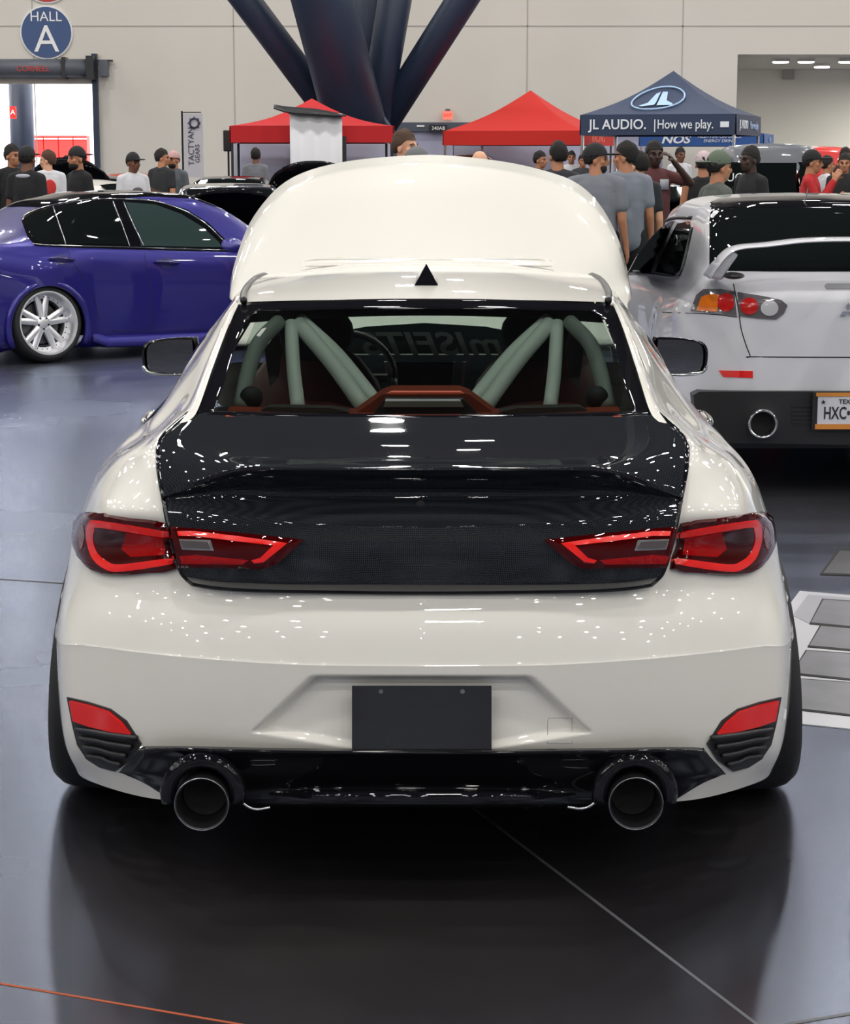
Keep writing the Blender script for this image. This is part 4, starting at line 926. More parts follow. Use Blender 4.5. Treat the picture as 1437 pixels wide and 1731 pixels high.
# lower valance, lamps, plate
vo = [(1172, 668), (1182, 662), (1300, 662), (1433, 662), (1566, 662), (1684, 662), (1694, 668), (1690, 725), (1680, 748), (1433, 752), (1190, 748), (1178, 725)]
va = shaped('rear_valance', vo, lambda x, y: 10.115+.10*(abs(x-1433)/260)**4, .25, M_BLACKPLASTIC, HATCH)
for k in range(5): MB().box(at(1365, 686+k*7, 10.115), (.16, .012, .008)).build('vent_slat', M_SATIN, HATCH)
lp = panel('tail_lamp', [(1168, 526), (1178, 500), (1190, 490), (1220, 490), (1242, 494), (1246, 534), (1200, 529)], HV, mat('lamp_smoke', srgb(96, 92, 96), .15, coat=1), HATCH, off=.006, thick=.02, step=6)
LV = bvh_of(lp)
panel('indicator_lens', [(1178, 525), (1186, 503), (1198, 498), (1216, 498), (1213, 527)], LV, mat('amber_lens', srgb(235, 120, 30), .2, coat=1), lp, off=.004, thick=.006, step=5)
circ = lambda x, y, r, r2=None: [(x+r*math.cos(k*math.pi/8), y+(r2 or r)*math.sin(k*math.pi/8)) for k in range(16)]
panel('brake_lens', circ(1228, 512, 14, 15), LV, mat('hatch_red_lens', srgb(190, 24, 24), .15, coat=1), lp, off=.008, thick=.01, step=5)
lq = panel('gate_lamp', [(1247, 495), (1290, 502), (1322, 508), (1331, 516), (1325, 530), (1312, 540), (1280, 538), (1250, 534)], HV, MATS['lamp_smoke'], HATCH, off=.006, thick=.02, step=6); LV = bvh_of(lq)
panel('brake_lens', circ(1267, 518, 15, 14), LV, MATS['hatch_red_lens'], lq, off=.006, thick=.01, step=5)
panel('reverse_lens', circ(1301, 521, 15, 13), LV, mat('clear_lens', srgb(190, 190, 195), .15, coat=1), lq, off=.006, thick=.01, step=5)
for px in (1213, 1640): panel('red_reflector', [(px+2, 626), (px+60, 627), (px+60, 639), (px+10, 637)], HV, MATS['reflector_red'], HATCH, off=.004, thick=.008, step=6)
seam('hatch_seam', [(1240, 480), (1248, 520), (1254, 560), (1268, 600), (1275, 603), (1437, 604), (1600, 604)], HV, M_SEALGAP, HATCH, w=.003, off=0)
seam('bumper_seam', [(1120, 528), (1200, 531), (1246, 536)], HV, M_SEALGAP, HATCH, w=.0025, off=0)
b = panel('high_brake_lamp', [(1394, 484), (1397, 480), (1500, 480), (1500, 489), (1397, 489)], HV, mat('grey_lens', srgb(150, 150, 155), .3), HATCH, off=.004, thick=.01, step=5)
# three-diamond emblem
em = MB(); ec = hit(HV, 1433, 526)[0]+Vector((0, -.012, 0))
for a in (90, 210, 330):
    d = Vector((math.cos(math.radians(a)), 0, math.sin(math.radians(a)))); n = Vector((-d.z, 0, d.x)); k = .044
    em.prism([ec+d*.002, ec+d*k*.5+n*k*.29, ec+d*k, ec+d*k*.5-n*k*.29], (0, .01, 0))
em.build('emblem', M_CHROME, HATCH)
# licence plate
pc = at(1433, 695, 10.08); PW, PH_ = .305, .152
pt = MB().box(pc, (PW, .008, PH_)); pt = bevel(pt.build('licence_plate', mat('plate_white', srgb(205, 205, 212), .4), HATCH), .004)
MB().box(pc+Vector((0, .008, 0)), (PW+.05, .01, PH_+.04)).build('plate_holder', M_SATIN, HATCH)
for z_, h_ in ((PH_/2+.008, .018), (-PH_/2-.002, .026)): MB().box(pc+Vector((0, -.003, z_)), (PW+.02, .01, h_)).build('plate_frame', mat('frame_orange', srgb(205, 130, 50), .5), HATCH)
M_PINK = mat('plate_ink', srgb(30, 30, 40), .5)
text('HXC•0473', .088, facing(pc+Vector((0, -.006, -.012))), M_PINK, 'plate_number', HATCH, sx=.62, bold=.0012, depth=.001); text('TEXAS', .032, facing(pc+Vector((0, -.006, .048))), M_PINK, 'plate_state', HATCH, depth=.001, bold=.0006)
text('★', .03, facing(pc+Vector((-.125, -.006, .045))), M_PINK, 'plate_star', HATCH, depth=.001)
ex = at(1290, 717, 10.04); M = Matrix.Translation(ex) @ Matrix.Rotation(math.pi/2, 4, 'Z') @ Matrix.Rotation(math.radians(-10), 4, 'Z') @ Matrix.Rotation(math.pi, 4, 'Z')
M = Matrix.Translation(ex) @ Matrix.Rotation(math.radians(86), 4, 'Z')
MB().lathe([(.058, .22), (.058, .03), (.062, .0), (.070, -.004), (.075, .004), (.075, .05), (.068, .25)], M, 40).build('exhaust_tip', M_CHROME, HATCH, smooth=True)
MB().lathe([(.057, .05), (.001, .06)], M, 30).build('exhaust_inner', MATS['pipe_black'], HATCH)
# tall rear wing
def wing_pt(px, py, Y): return at(px, py, Y)
cen = 1433; Lw_ = []
prof = [((1200, 468), 10.25), ((1212, 450), 10.22), ((1228, 430), 10.2), ((1250, 418), 10.18), ((1300, 413), 10.16), ((1360, 406), 10.14), ((1433, 404), 10.13)]
prof = prof+[((2*cen-x, y), Y) for (x, y), Y in prof[::-1][1:]]
P_ = cr([tuple(at(*p, Y)) for p, Y in prof], 5); vs = []
for p in P_:
    for dy, dz in ((-.03, .004), (.04, .016), (.20, .012), (.20, -.002), (.04, -.012), (-.03, -.008)): vs.append(Vector(p)+Vector((0, dy, dz-.006)))
n = len(P_); wg = MB().add(vs, [(k*6+i, k*6+(i+1) % 6, (k+1)*6+(i+1) % 6, (k+1)*6+i) for k in range(n-1) for i in range(6)]+[tuple(range(6)), tuple(range(n*6-1, n*6-7, -1))]).build('rear_wing', M_SILVERWHITE, HATCH)
setmod(wg, 'SUBSURF', levels=1, render_levels=1)
for q in (-1, 1):
    sx = lambda x: x if q < 0 else 2*cen-x
    vs = [at(sx(1196), 470, 10.24), at(sx(1222), 474, 10.24), at(sx(1234), 452, 10.2), at(sx(1250), 430, 10.18), at(sx(1236), 424, 10.18), at(sx(1212), 448, 10.2)]
    bevel(MB().prism(vs, (0, .22, 0)).build('wing_upright', M_SILVERWHITE, HATCH), .015, 3)
    MB().ell(at(sx(1240), 466, 10.24), (.055, .10, .018)).build('wing_foot', M_DARKMETAL, HATCH, smooth=True)
ab_ = at(1358, 352, 10.9); MB().tube([ab_, at(1366, 318, 11.0)], [.006, .003], 8).build('aerial', M_SATIN, HATCH); MB().ell(ab_, (.03, .05, .02)).build('aerial_base', M_SATIN, HATCH, smooth=True)
c_ = hit(HV, 1146, 406)
if c_[0] is not None: MB().ell(c_[0]+Vector((-.01, 0, 0)), (.01, .05, .03)).build('fuel_badge', M_CHROME, HATCH, smooth=True)
# ---------------------------------------------------------------- background cars
SED = dict(L=4.6, W=.88, top=[(0, .90), (.1, .98), (.7, 1.02), (1.0, 1.1), (1.5, 1.32), (2.2, 1.39), (2.7, 1.35), (3.4, 1.0), (3.7, .94), (4.3, .84), (4.6, .66)], belt=[(0, .86), (.5, .95), (2.2, .92), (3.4, .87), (4.3, .76), (4.6, .6)], ar=[(.95, .33, .36), (3.7, .33, .36)], tumble=.6)
SUV = dict(L=4.6, W=.92, top=[(0, 1.36), (.04, 1.50), (.15, 1.84), (.3, 1.93), (2.6, 1.93), (2.9, 1.85), (3.3, 1.22), (3.5, 1.15), (4.4, 1.10), (4.6, .95)], belt=[(0, 1.08), (3.2, 1.08), (4.4, 1.02), (4.6, .85)], ar=[(.85, .42, .46), (3.7, .42, .46)], tumble=.78)
def bg_car(name, label, px, Y, rz, m, spec, group=None, glass=None, open_hood=0, open_boot=0, lights=None, wheels=True, hood_col=None, dz=0):
    x = at(px, 300, Y).x; t = empty(name, label, 'car', (x, Y, 0), rz, group)
    b = car_shell(t, m, spec['L'], spec['W'], spec['top'], spec['belt'], spec['ar'], nst=70, tumble=spec['tumble'], bot=.2)
    under(t, spec['L'], spec['W'], spec['ar'])
    g = glass or M_DARKGLASS; W = spec['W']; bt = lambda y: interp(y, spec['belt']); tp = lambda y: interp(y, spec['top'])
    tu = spec['tumble']; L = spec['L']; cabin = [y for y in np.arange(.05, L, .05) if tp(y)-bt(y) > .30]; y0, y1 = min(cabin), max(cabin)
    def gx(y, f): # body surface at height fraction f
        h = tp(y)-bt(y); return W*np.interp(f, [0, .12, .42, .76, .93], [.90, .865, .80, tu+.10, tu]), bt(y)+h*f
    for s in (-1, 1):
        for ya, yb in ((y0+.12, (y0+y1)/2-.04), ((y0+y1)/2+.04, y1-.1)):
            A = []
            for f in np.linspace(.12, .80, 6): A.append([(s*(gx(y, f)[0]+.008), y, gx(y, f)[1]) for y in np.linspace(ya, yb, 8)])
            A = np.array(A).reshape(-1, 3); o = obj('side_window', A, gridfaces(6, 8), g, t, local=True)
        if wheels:
            for ay, az_, ar_ in spec['ar']: wheel(t, s*(W-.13), ay, ar_-.035, ar_-.035, .22, s)
    def endglass(nm, ya, yb):
        A = []
        for y in np.linspace(ya, yb, 6):
            h = tp(y)-bt(y); A.append([(q*W*(.72*(1-sm(h/.5))+tu*.93*sm(h/.5)), y+(.012 if nm == 'windscreen' else -.012), tp(y)+.012-.05*abs(q)**2.5*h) for q in np.linspace(-1, 1, 9)])
        obj(nm, np.array(A).reshape(-1, 3), gridfaces(6, 9, flip=(nm != 'windscreen')), g, t, local=True)
    if spec is SED: endglass('rear_window', .95, 1.5); endglass('windscreen', 2.75, 3.4)
    else:
        endglass('windscreen', 2.9, 3.3)
        A = [[(q*W*.74, .02+.10*f+.005, 1.12+.5*f) for q in (-1, 0, 1)] for f in (0, .5, 1)]; A = [[(x, y-.035, z) for x, y, z in r] for r in A]; obj('rear_window', np.array(A).reshape(-1, 3), gridfaces(3, 3, flip=True), g, t, local=True)
    for s in (-1, 1):
        MB().box((s*W*.72, .03, .80 if spec is SED else .95), (.26, .10, .12 if spec is SED else .25)).build('tail_lamp', MATS['hatch_red_lens'], t, local=True)
        bevel(MB().box((s*W*.70, L-.12, .66 if spec is SED else .9), (.30, .14, .12)).build('headlamp', MATS['clear_lens'], t, local=True), .02)
    for flag, yb, dirn, ln, w in ((open_hood, 3.45, 1, 1.05, .70), (open_boot, .95, -1, .80, .62)):
        if not flag: continue
        an = math.radians(flag); A = []
        for f in np.linspace(0, 1, 7):
            r_ = []
            for q in np.linspace(-1, 1, 11):
                wf_ = w*(1-.25*f**3); u_ = ln*f-.16*abs(q)**3*f*f; cz_ = -.07*q*q-.06*max(0, f-.7)/.3
                r_.append((q*wf_, yb+dirn*(u_*math.cos(an)-cz_*math.sin(an)), bt(yb)+.06+u_*math.sin(an)+cz_*math.cos(an)))
            A.append(r_)
        o = obj('bonnet' if dirn > 0 else 'boot_lid', np.array(A).reshape(-1, 3), gridfaces(7, 11), hood_col or m, t, local=True); setmod(o, 'SOLIDIFY', thickness=.03, offset=0)
    return t
M_NAVYCAR = mat('midnight_paint', srgb(14, 16, 40), .2, coat=1); M_TEAL = mat('teal_paint', srgb(110, 200, 190), .35, coat=1); M_REDCAR = mat('red_car_paint', srgb(150, 18, 20), .3, coat=1)
M_MAROON = mat('maroon_paint', srgb(60, 14, 20), .3, coat=1); M_GREYCAR = mat('grey_car_paint', srgb(96, 100, 108), .35, coat=1); M_DTEAL = mat('dark_teal_paint', srgb(28, 92, 100), .35, coat=1); M_BRIGHTRED = mat('bright_red_paint', srgb(214, 40, 34), .35, coat=1)
bg_car('coupe', 'small white coupe directly behind the roof of the blue sedan', 350, 28.2, math.radians(60), M_WHITE, SED)
bg_car('sedan', 'midnight black sedan with raised bonnet between the blue sedan and the ivory raised bonnet', 385, 26.8, math.radians(186), M_NAVYCAR, SED, open_hood=27, hood_col=M_BLACKPAINT)
bg_car('sedan', 'black sedan with a wide open bonnet in front of the left red canopy', 572, 31.5, math.radians(178), M_BLACKPAINT, SED, open_hood=46)
bg_car('sedan', 'black sedan speckled with lamp reflections left of the wide open black bonnet', 420, 36.6, math.radians(178), M_BLACKPAINT, SED, open_hood=18)
bg_car('sedan', 'black sedan with raised bonnet left of the man in the white printed tee', 206, 37.5, math.radians(176), M_BLACKPAINT, SED, open_hood=50)
bg_car('sedan', 'dark teal sedan standing in front of the lobby doorway', 40, 39.5, math.radians(165), M_DTEAL, SED, open_hood=35)
bg_car('coupe', 'orange red car roof low behind the white banner', 395, 45, math.radians(90), mat('orange_red_paint', srgb(170, 60, 40), .35, coat=1), SED)
bg_car('sedan', 'maroon car with raised bonnet under the middle red canopy', 835, 41.5, math.radians(172), M_MAROON, SED, open_hood=55)
bg_car('sedan', 'black car with open bonnet behind the left side of the white hatchback', 1097, 27.4, math.radians(179), M_BLACKPAINT, SED, open_hood=20)
bg_car('utility_vehicle', 'dark red utility vehicle with white lettering on its rear window', 1266, 28.3, math.radians(-8), M_REDCAR, dict(SED, top=[(0, 1.0), (.05, 1.2), (.35, 1.55), (.6, 1.62), (2.3, 1.62), (2.7, 1.5), (3.3, 1.1), (3.5, 1.04), (4.3, .95), (4.6, .8)], belt=[(0, 1.0), (3.3, 1.0), (4.6, .75)], tumble=.7))
text('TRUCKS', .16, facing((at(1247, 283, 27.6).x, 27.9, 1.42)), mat('booth_white', (.9, .9, .9), .6), 'lettering', bpy.data.objects.get('utility_vehicle'))
bg_car('off_road_vehicle', 'grey boxy off road vehicle behind the dark red utility vehicle', 1300, 33.8, math.radians(-8), M_GREYCAR, SUV)
bg_car('off_road_vehicle', 'bright red boxy off road vehicle right of the grey one', 1388, 42.5, math.radians(-6), M_BRIGHTRED, SUV)
bg_car('sedan', 'turquoise sedan at the right frame edge beyond the white hatchback', 1520, 16, math.radians(-12), M_TEAL, SED)
# ================================================================ CANOPIES
def canopy(label, px, Y, rz, m, zpeak, zeave, group, size=3.05, zval=.30, walls=None, name='canopy_tent'):
    x = at(px, 250, Y).x; t = empty(name, label, 'canopy', (x, Y, 0), rz, group); h = size/2; w = lambda p: wm(t) @ Vector(p)
    b = MB(); C = [(-h, -h), (h, -h), (h, h), (-h, h)]
    top = (0, 0, zpeak); n = 8; vs = []; fs = []
    for k in range(4):
        a, c = Vector((*C[k], zeave+zval)), Vector((*C[(k+1) % 4], zeave+zval)); base = len(vs)
        for i in range(n+1):
            f = i/n
            for j in range(n+1):
                g = j/n; e = a.lerp(c, g); p = e.lerp(Vector(top), f); p.z -= .10*math.sin(math.pi*f)*(1-.0*g)+.05*math.sin(math.pi*g)*(1-f)*0; vs.append(w(p))
        for i in range(n):
            for j in range(n): fs.append((base+i*(n+1)+j, base+i*(n+1)+j+1, base+(i+1)*(n+1)+j+1, base+(i+1)*(n+1)+j))
    o = obj('roof_cloth', vs, fs, m, t, True, weld=.002); smooth_by_angle(o, 14)
    v = MB()
    for k in range(4):
        a, c = C[k], C[(k+1) % 4]; d = Vector((c[0]-a[0], c[1]-a[1], 0)).normalized(); nn = Vector((d.y, -d.x, 0))*.02
        A, B = Vector((*a, 0)), Vector((*c, 0)); v.prism([w(A+nn+Vector((0, 0, zeave+zval))), w(B+nn+Vector((0, 0, zeave+zval))), w(B+nn*1.5+Vector((0, 0, zeave))), w(A+nn*1.5+Vector((0, 0, zeave)))], (wm(t).to_3x3() @ nn)*.3)
    v.build('valance', m, t)
    for cx, cy in C: MB().box((cx*.985, cy*.985, (zeave+zval)/2), (.05, .05, zeave+zval)).build('post', M_BRUSHED if walls is None else M_SATIN, t, local=True)
    br = MB()
    for k in range(4):
        a, c = C[k], C[(k+1) % 4]; br.tube([w((a[0]*.98, a[1]*.98, zeave+.02)), w((c[0]*.98, c[1]*.98, zeave+.02))], .018, 6)
    br.build('cross_bar', M_SATIN, t)
    return t, w
M_ORED = mat('canopy_red', srgb(196, 34, 24), .8); M_JL = mat('canopy_navy', srgb(44, 58, 86), .7); M_TXT = mat('canopy_lettering', srgb(232, 236, 242), .6); M_LOGO = mat('logo_light_blue', srgb(165, 195, 228), .6)
M_CRIM = mat('canopy_crimson', srgb(184, 22, 28), .8); M_CURT = mat('curtain_white', srgb(214, 214, 218), .8, bump=(3, .3)); M_LAV = mat('sheet_lavender', srgb(190, 192, 212), .8)
t, w = canopy('crimson canopy tent with a white curtain hanging in front, left of the steel column', 528, 41, math.radians(3), M_CRIM, 2.86, 1.98, 'canopy tents', size=3.12, zval=.32, walls=1)
h = 1.56
MB().box((0, h+.55, 1.0), (3.3, .03, 2.0)).build('back_sheet', M_LAV, t, local=True)
MB().box((-.42, h+.48, 1.0), (.06, .05, 1.95)).build('sheet_pole', M_SATIN, t, local=True)
c0 = at(534, 235, 39.3); b = MB(); vs = []; N_ = 16
for i in range(N_+1):
    for zz in (0, 1.05, 2.53): vs.append(w(((i/N_-.5)*1.0+.08, -h-.14-.02*math.sin(i*1.3), zz)))
o = obj('front_curtain', vs, [(i*3+j, i*3+j+1, (i+1)*3+j+1, (i+1)*3+j) for i in range(N_) for j in range(2)], M_CURT, t); setmod(o, 'SOLIDIFY', thickness=.01)
MB().box((.08, -h-.05, 2.53), (1.04, .03, .03)).build('curtain_rail', M_SATIN, t, local=True)
aw = crg([[(-.72, -h-.3, 2.64), (-.45, -h-.3, 2.56), (.08, -h-.3, 2.52), (.5, -h-.3, 2.50), (.66, -h-.3, 2.50)], [(-.72, -h-.1, 2.70), (-.45, -h-.1, 2.66), (.08, -h-.1, 2.62), (.5, -h-.1, 2.54), (.66, -h-.1, 2.50)]], 3, 4)
o = obj('awning', aw.reshape(-1, 3), gridfaces(aw.shape[0], aw.shape[1]), M_SATIN, t, local=True); setmod(o, 'SOLIDIFY', thickness=.03)
MB().box((.62, -h-.06, 1.05), (.08, .05, 2.1)).build('curtain_pole', M_SATIN, t, local=True)
c = at(385, 238, 41); sp_ = empty('loudspeaker', 'narrow dark loudspeaker on a stand at the left corner of the crimson canopy', 'loudspeaker', (c.x, 41, 0))
bevel(MB().box((c.x, 41, c.z), (.16, .25, .42)).build('cabinet', M_BLACKPLASTIC, sp_), .02); MB().tube([(c.x, 41.1, 0), (c.x, 41.1, c.z)], .02, 8).build('pole', M_SATIN, sp_)
t, w = canopy('bright red canopy tent in the middle, between the steel column and the navy canopy', 896, 45, math.radians(-17), M_ORED, 3.15, 1.96, 'canopy tents', zval=.30)
tt = wm(t) @ Matrix.Translation((1.56, -.1, 2.10)) @ Matrix.Rotation(math.pi/2, 4, 'Z') @ Matrix.Rotation(math.pi/2, 4, 'X'); text('RACING', .22, tt, mat('faded_pink', srgb(240, 130, 110), .7), 'side_lettering', t, sx=1.6)
b1 = empty('backdrop', 'lavender backdrop sheet hanging behind the middle red canopy', 'backdrop', (at(870, 270, 46).x, 47.2, 0)); x0, x1 = at(768, 270, 46).x, at(940, 270, 46).x
MB().box(((x0+x1)/2, 47.2, .98), (x1-x0, .03, 1.96)).build('sheet', M_LAV, b1); MB().tube([(x0, 47.23, 1.98), (x1, 47.23, 1.98)], .02, 6).build('rail', M_BRUSHED, b1)
for x in (x0, x1): MB().tube([(x, 47.23, 0), (x, 47.23, 2)], .02, 6).build('pole', M_BRUSHED, b1)
t, w = canopy('navy blue canopy tent with white lettering and an oval boot shaped logo', 1136, 41.5, math.radians(-18), M_JL, 3.42, 2.13, 'canopy tents', zval=.40)
T0 = wm(t)
text('JL AUDIO.', .27, T0 @ facing((-.78, -1.575, 2.33)), M_TXT, 'valance_lettering', t, sx=.96, depth=.004, bold=.004)
text('|', .27, T0 @ facing((-.04, -1.575, 2.33)), M_TXT, 'valance_bar', t, depth=.004)
text('How we play.', .25, T0 @ facing((.56, -1.575, 2.33)), M_TXT, 'valance_lettering', t, sx=.80, depth=.004, bold=.002)
MB().box((1.33, -1.575, 2.33), (.17, .01, .11)).build('valance_flag', M_TXT, t, local=True)
text('JL AUDIO', .24, T0 @ facing((1.575, -.75, 2.33), math.pi/2), M_TXT, 'side_lettering', t, sx=1.0, depth=.004); text('How we play', .22, T0 @ facing((1.575, .55, 2.33), math.pi/2), M_LOGO, 'side_lettering', t, sx=.9, depth=.004)
# oval logo lies on the front slope
sl = math.atan2(3.50-2.58, 1.525); 
def slope(u, v): # u right, v up the slope from the eave
    f = v/1.0; z = 2.53+(3.42-2.53)*f-.10*math.sin(math.pi*f); return T0 @ Vector((u, -1.525+1.525*f-.03, z+.02))
lg = MB(); lg.tube([slope(-.12+.50*math.cos(a*math.pi/24)+.10*math.sin(a*math.pi/24), .42+.28*math.sin(a*math.pi/24)) for a in range(49)], .018, 6); lg.build('logo_ring', M_LOGO, t, smooth=True)
for pts in ([(-.46, .26), (-.30, .34), (-.20, .56), (-.12, .60), (-.14, .34), (-.16, .28), (-.40, .24)], [(-.08, .60), (.02, .60), (.06, .40), (.20, .32), (.22, .27), (-.10, .27)]):
    MB().prism([slope(u, v) for u, v in pts], (0, -.01, 0)).build('logo_mark', M_LOGO, t)
# blue canopy further back with its banner
t, w = canopy('royal blue canopy tent with white lettering behind the navy canopy', 1196, 51.5, math.radians(-14), mat('canopy_royal', srgb(40, 84, 150), .7), 2.7, 1.98, 'canopy tents', size=3.0, zval=.30)
T0 = wm(t); text('NOS', .26, T0 @ facing((-.62, -1.56, 2.13)), M_TXT, 'valance_lettering', t, sx=1.3, shear=.25, bold=.008, depth=.004)
text('HIGH PERFORMANCE\nENERGY DRINK', .10, T0 @ facing((.45, -1.56, 2.15)), M_TXT, 'small_lettering', t, depth=.004, shear=.2, sx=1.1)
text('NOS', .16, T0 @ facing((1.56, 0, 2.13), math.pi/2), M_LOGO, 'side_lettering', t, depth=.004)
# ================================================================ PEOPLE
def remesh_obj(mb, name, m, parent, voxel=.011, sm_it=3):
    me = bpy.data.meshes.new(name); me.from_pydata([tuple(v) for v in mb.v], [], mb.f)
    bm = bmesh.new(); bm.from_mesh(me); bmesh.ops.recalc_face_normals(bm, faces=bm.faces); bm.to_mesh(me); bm.free()
    o = bpy.data.objects.new(name, me); COL.objects.link(o); r = o.modifiers.new('r', 'REMESH'); r.mode = 'VOXEL'; r.voxel_size = voxel; r.use_smooth_shade = True
    s_ = o.modifiers.new('s', 'SMOOTH'); s_.iterations = sm_it; s_.factor = .5
    bpy.context.view_layer.update(); m2 = bpy.data.meshes.new_from_object(o.evaluated_get(bpy.context.evaluated_depsgraph_get()))
    o.modifiers.clear(); o.data = m2; bpy.data.meshes.remove(me); m2.name = name; m2.materials.clear(); m2.materials.append(m)
    m2.polygons.foreach_set('use_smooth', [True]*len(m2.polygons))
    if parent is not None: o.parent = parent
    return o
def cap(mb, a, b, r0, r1, n=12, k=5):
    """tapered limb with round ends"""
    a, b = Vector(a), Vector(b); d = (b-a); L = d.length; u = d.normalized(); pts = []; rr = []
    for i in range(4): t = math.pi/2*i/4; pts.append(a-u*r0*math.cos(t)); rr.append(max(.001, r0*math.sin(t)))
    for i in range(k+1): pts.append(a+d*i/k); rr.append(r0+(r1-r0)*i/k)
    for i in range(1, 5): t = math.pi/2*i/4; pts.append(b+u*r1*math.sin(t)); rr.append(max(.001, r1*math.cos(t)))
    mb.tube(pts, rr, n)
SK = {'light': srgb(214, 160, 128), 'tan': srgb(176, 120, 88), 'brown': srgb(118, 76, 56), 'dark': srgb(62, 40, 32)}
ARMS = {'down': ((.035, .02, -.30), (.03, -.06, -.24)), 'hold': ((.03, -.02, -.29), (-.13, -.20, .06)), 'raise': ((.16, -.14, -.06), (-.20, -.10, .20)), 'chin': ((.02, -.12, -.25), (-.12, -.14, .26)), 'bend': ((.05, .05, -.29), (-.03, -.24, -.04)), 'back': ((.06, .04, -.30), (-.05, -.12, -.23))}
def person(label, px, ytop, Y, face, shirt, skin='tan', trousers=srgb(20, 20, 24), hair=srgb(20, 15, 12), cap_=None, capdir=1, armL='down', armR='down', group='people in the hall', headturn=0, sleeve='short', build=1.0, beard=False, extra=None, lean=0, bald=False):
    """face: direction the body faces, degrees, 0 = toward the camera, 90 = to the right"""
    p = at(px, ytop, Y); Ht = p.z; s = Ht/(1.766 if cap_ is None else 1.784); rz = math.radians(face)
    loc = Vector((p.x, Y, 0)); M0 = Matrix.Translation(loc) @ Matrix.Rotation(rz, 4, 'Z') @ Matrix.Scale(s, 4)
    bd = build; HT = Matrix.Translation((0, -.020, 1.616)) @ Matrix.Rotation(math.radians(headturn), 4, 'Z')
    root = bpy.data.objects.new('person', None)
    mskin = mat('skin_'+skin, SK[skin], .55); key = tuple(round(c, 3) for c in shirt)
    B = MB()
    # torso, pelvis, neck
    B.ell((0, 0, 1.27), (.150*bd, .098*bd, .24)); B.ell((0, .01, 1.37), (.150*bd, .070*bd, .08)); B.ell((0, 0, 1.02), (.148*bd, .10*bd, .15)); cap(B, (0, .014, 1.42), (0, -.004, 1.56), .064, .057)
    # head with face
    def H(v): return HT @ Vector(v)
    Mr = HT.to_3x3().to_4x4()
    B.ell(H((0, .012, .035)), (.077, .094, .098), 20, 14, Mr); B.ell(H((0, -.022, -.035)), (.060, .066, .085), 16, 12, Mr); B.ell(H((0, -.055, -.083)), (.030, .026, .022), M=Mr)
    B.ell(H((0, -.098, -.022)), (.013, .020, .024), 10, 8, Mr); B.ell(H((0, -.092, .0)), (.010, .012, .03), 8, 6, Mr); B.ell(H((0, -.078, .024)), (.05, .016, .012), M=Mr); B.ell(H((0, -.080, -.060)), (.024, .012, .010), M=Mr)
    for q in (-1, 1): B.ell(H((q*.080, .012, -.012)), (.010, .020, .032), 8, 8, Mr); B.ell(H((q*.045, -.055, -.02)), (.022, .022, .022), 8, 8, Mr)
    S = MB(); sh = {}
    # legs
    T = MB(); F2 = []
    for q in (-1, 1):
        hip = (q*.088*bd, 0, .95); kn = (q*.105, -.012, .51); an = (q*.115, .02, .10)
        cap(B, hip, kn, .082*bd, .055); cap(B, kn, an, .056, .040); B.ell((q*.118, -.05, .045), (.045, .12, .042))
        cap(T, hip, kn, .102*bd, .078); cap(T, kn, (an[0], an[1], .09), .078, .066)
        F = MB(); F.ell((q*.118, -.05, .05), (.052, .14, .055)); F.box((q*.118, -.05, .012), (.09, .25, .024)); F2.append(F)
        # arms
        eo, wo_ = ARMS[armR if q > 0 else armL]; shd = Vector((q*.172*bd, .01, 1.415)); el = shd+Vector((q*eo[0], eo[1], eo[2])); wr = el+Vector((q*wo_[0], wo_[1], wo_[2]))
        cap(B, shd, el, .050*bd, .040); cap(B, el, wr, .040, .027)
        d = (wr-el).normalized(); pn = Vector((q, 0, 0)); ac = d.cross(pn)
        if ac.length < .1: ac = d.cross(Vector((0, 1, 0)))
        ac.normalize(); pn = ac.cross(d).normalized()*(1 if True else 1)
        B.ell(wr+d*.05, (.024, .024, .024)); cap(B, wr+d*.01-ac*.012, wr+d*.085-ac*.018, .020, .017); cap(B, wr+d*.01+ac*.012, wr+d*.085+ac*.018, .020, .017)
        inw = Vector((-q, 0, 0)); inw = (inw-d*inw.dot(d)); inw = inw.normalized() if inw.length > .05 else pn
        for k, ln in enumerate((.068, .078, .073, .056)):
            b0 = wr+d*.092+ac*(-.030+k*.020); b1 = b0+d*ln*.55+inw*.010; b2 = b1+d*ln*.35+inw*.024
            cap(B, b0, b1, .0095, .009, 8, 2); cap(B, b1, b2, .009, .0075, 8, 2)
        t0_ = wr+d*.035-ac*.025; t1 = t0_+d*.035-ac*.028+inw*.012; t2 = t1+d*.026-ac*.004+inw*.012; cap(B, t0_, t1, .013, .011, 8, 2); cap(B, t1, t2, .011, .009, 8, 2)
        sh[q] = (shd, el, wr)
        # sleeves
        if sleeve != 'none':
            cap(S, shd, shd.lerp(el, .62 if sleeve == 'short' else 1), .058*bd, .060*bd)
            cap(S, (q*.03, .012, 1.468), (q*.15*bd, .01, 1.428), .046, .052*bd)
            if sleeve == 'long': cap(S, el, el.lerp(wr, .95), .055, .040)
        else: cap(S, shd+Vector((-q*.05, 0, -.02)), shd+Vector((-q*.07, 0, .02)), .05, .045)
    S.ell((0, 0, 1.26), (.178*bd, .120*bd, .26)); S.ell((0, .008, 1.39), (.172*bd, .092*bd, .075)); S.ell((0, .010, 1.455), (.105, .078, .045)); cap(S, (-.07*bd, 0, .93), (.07*bd, 0, .93), .108*bd, .108*bd); cap(S, (0, 0, 1.10), (0, 0, .92), .135*bd, .130*bd)
    for q in (-1, 1): cap(S, (q*.05*bd, 0, 1.2), (q*.055*bd, 0, .90), .118*bd, .116*bd)
    T.ell((0, 0, .96), (.160*bd, .118*bd, .12))
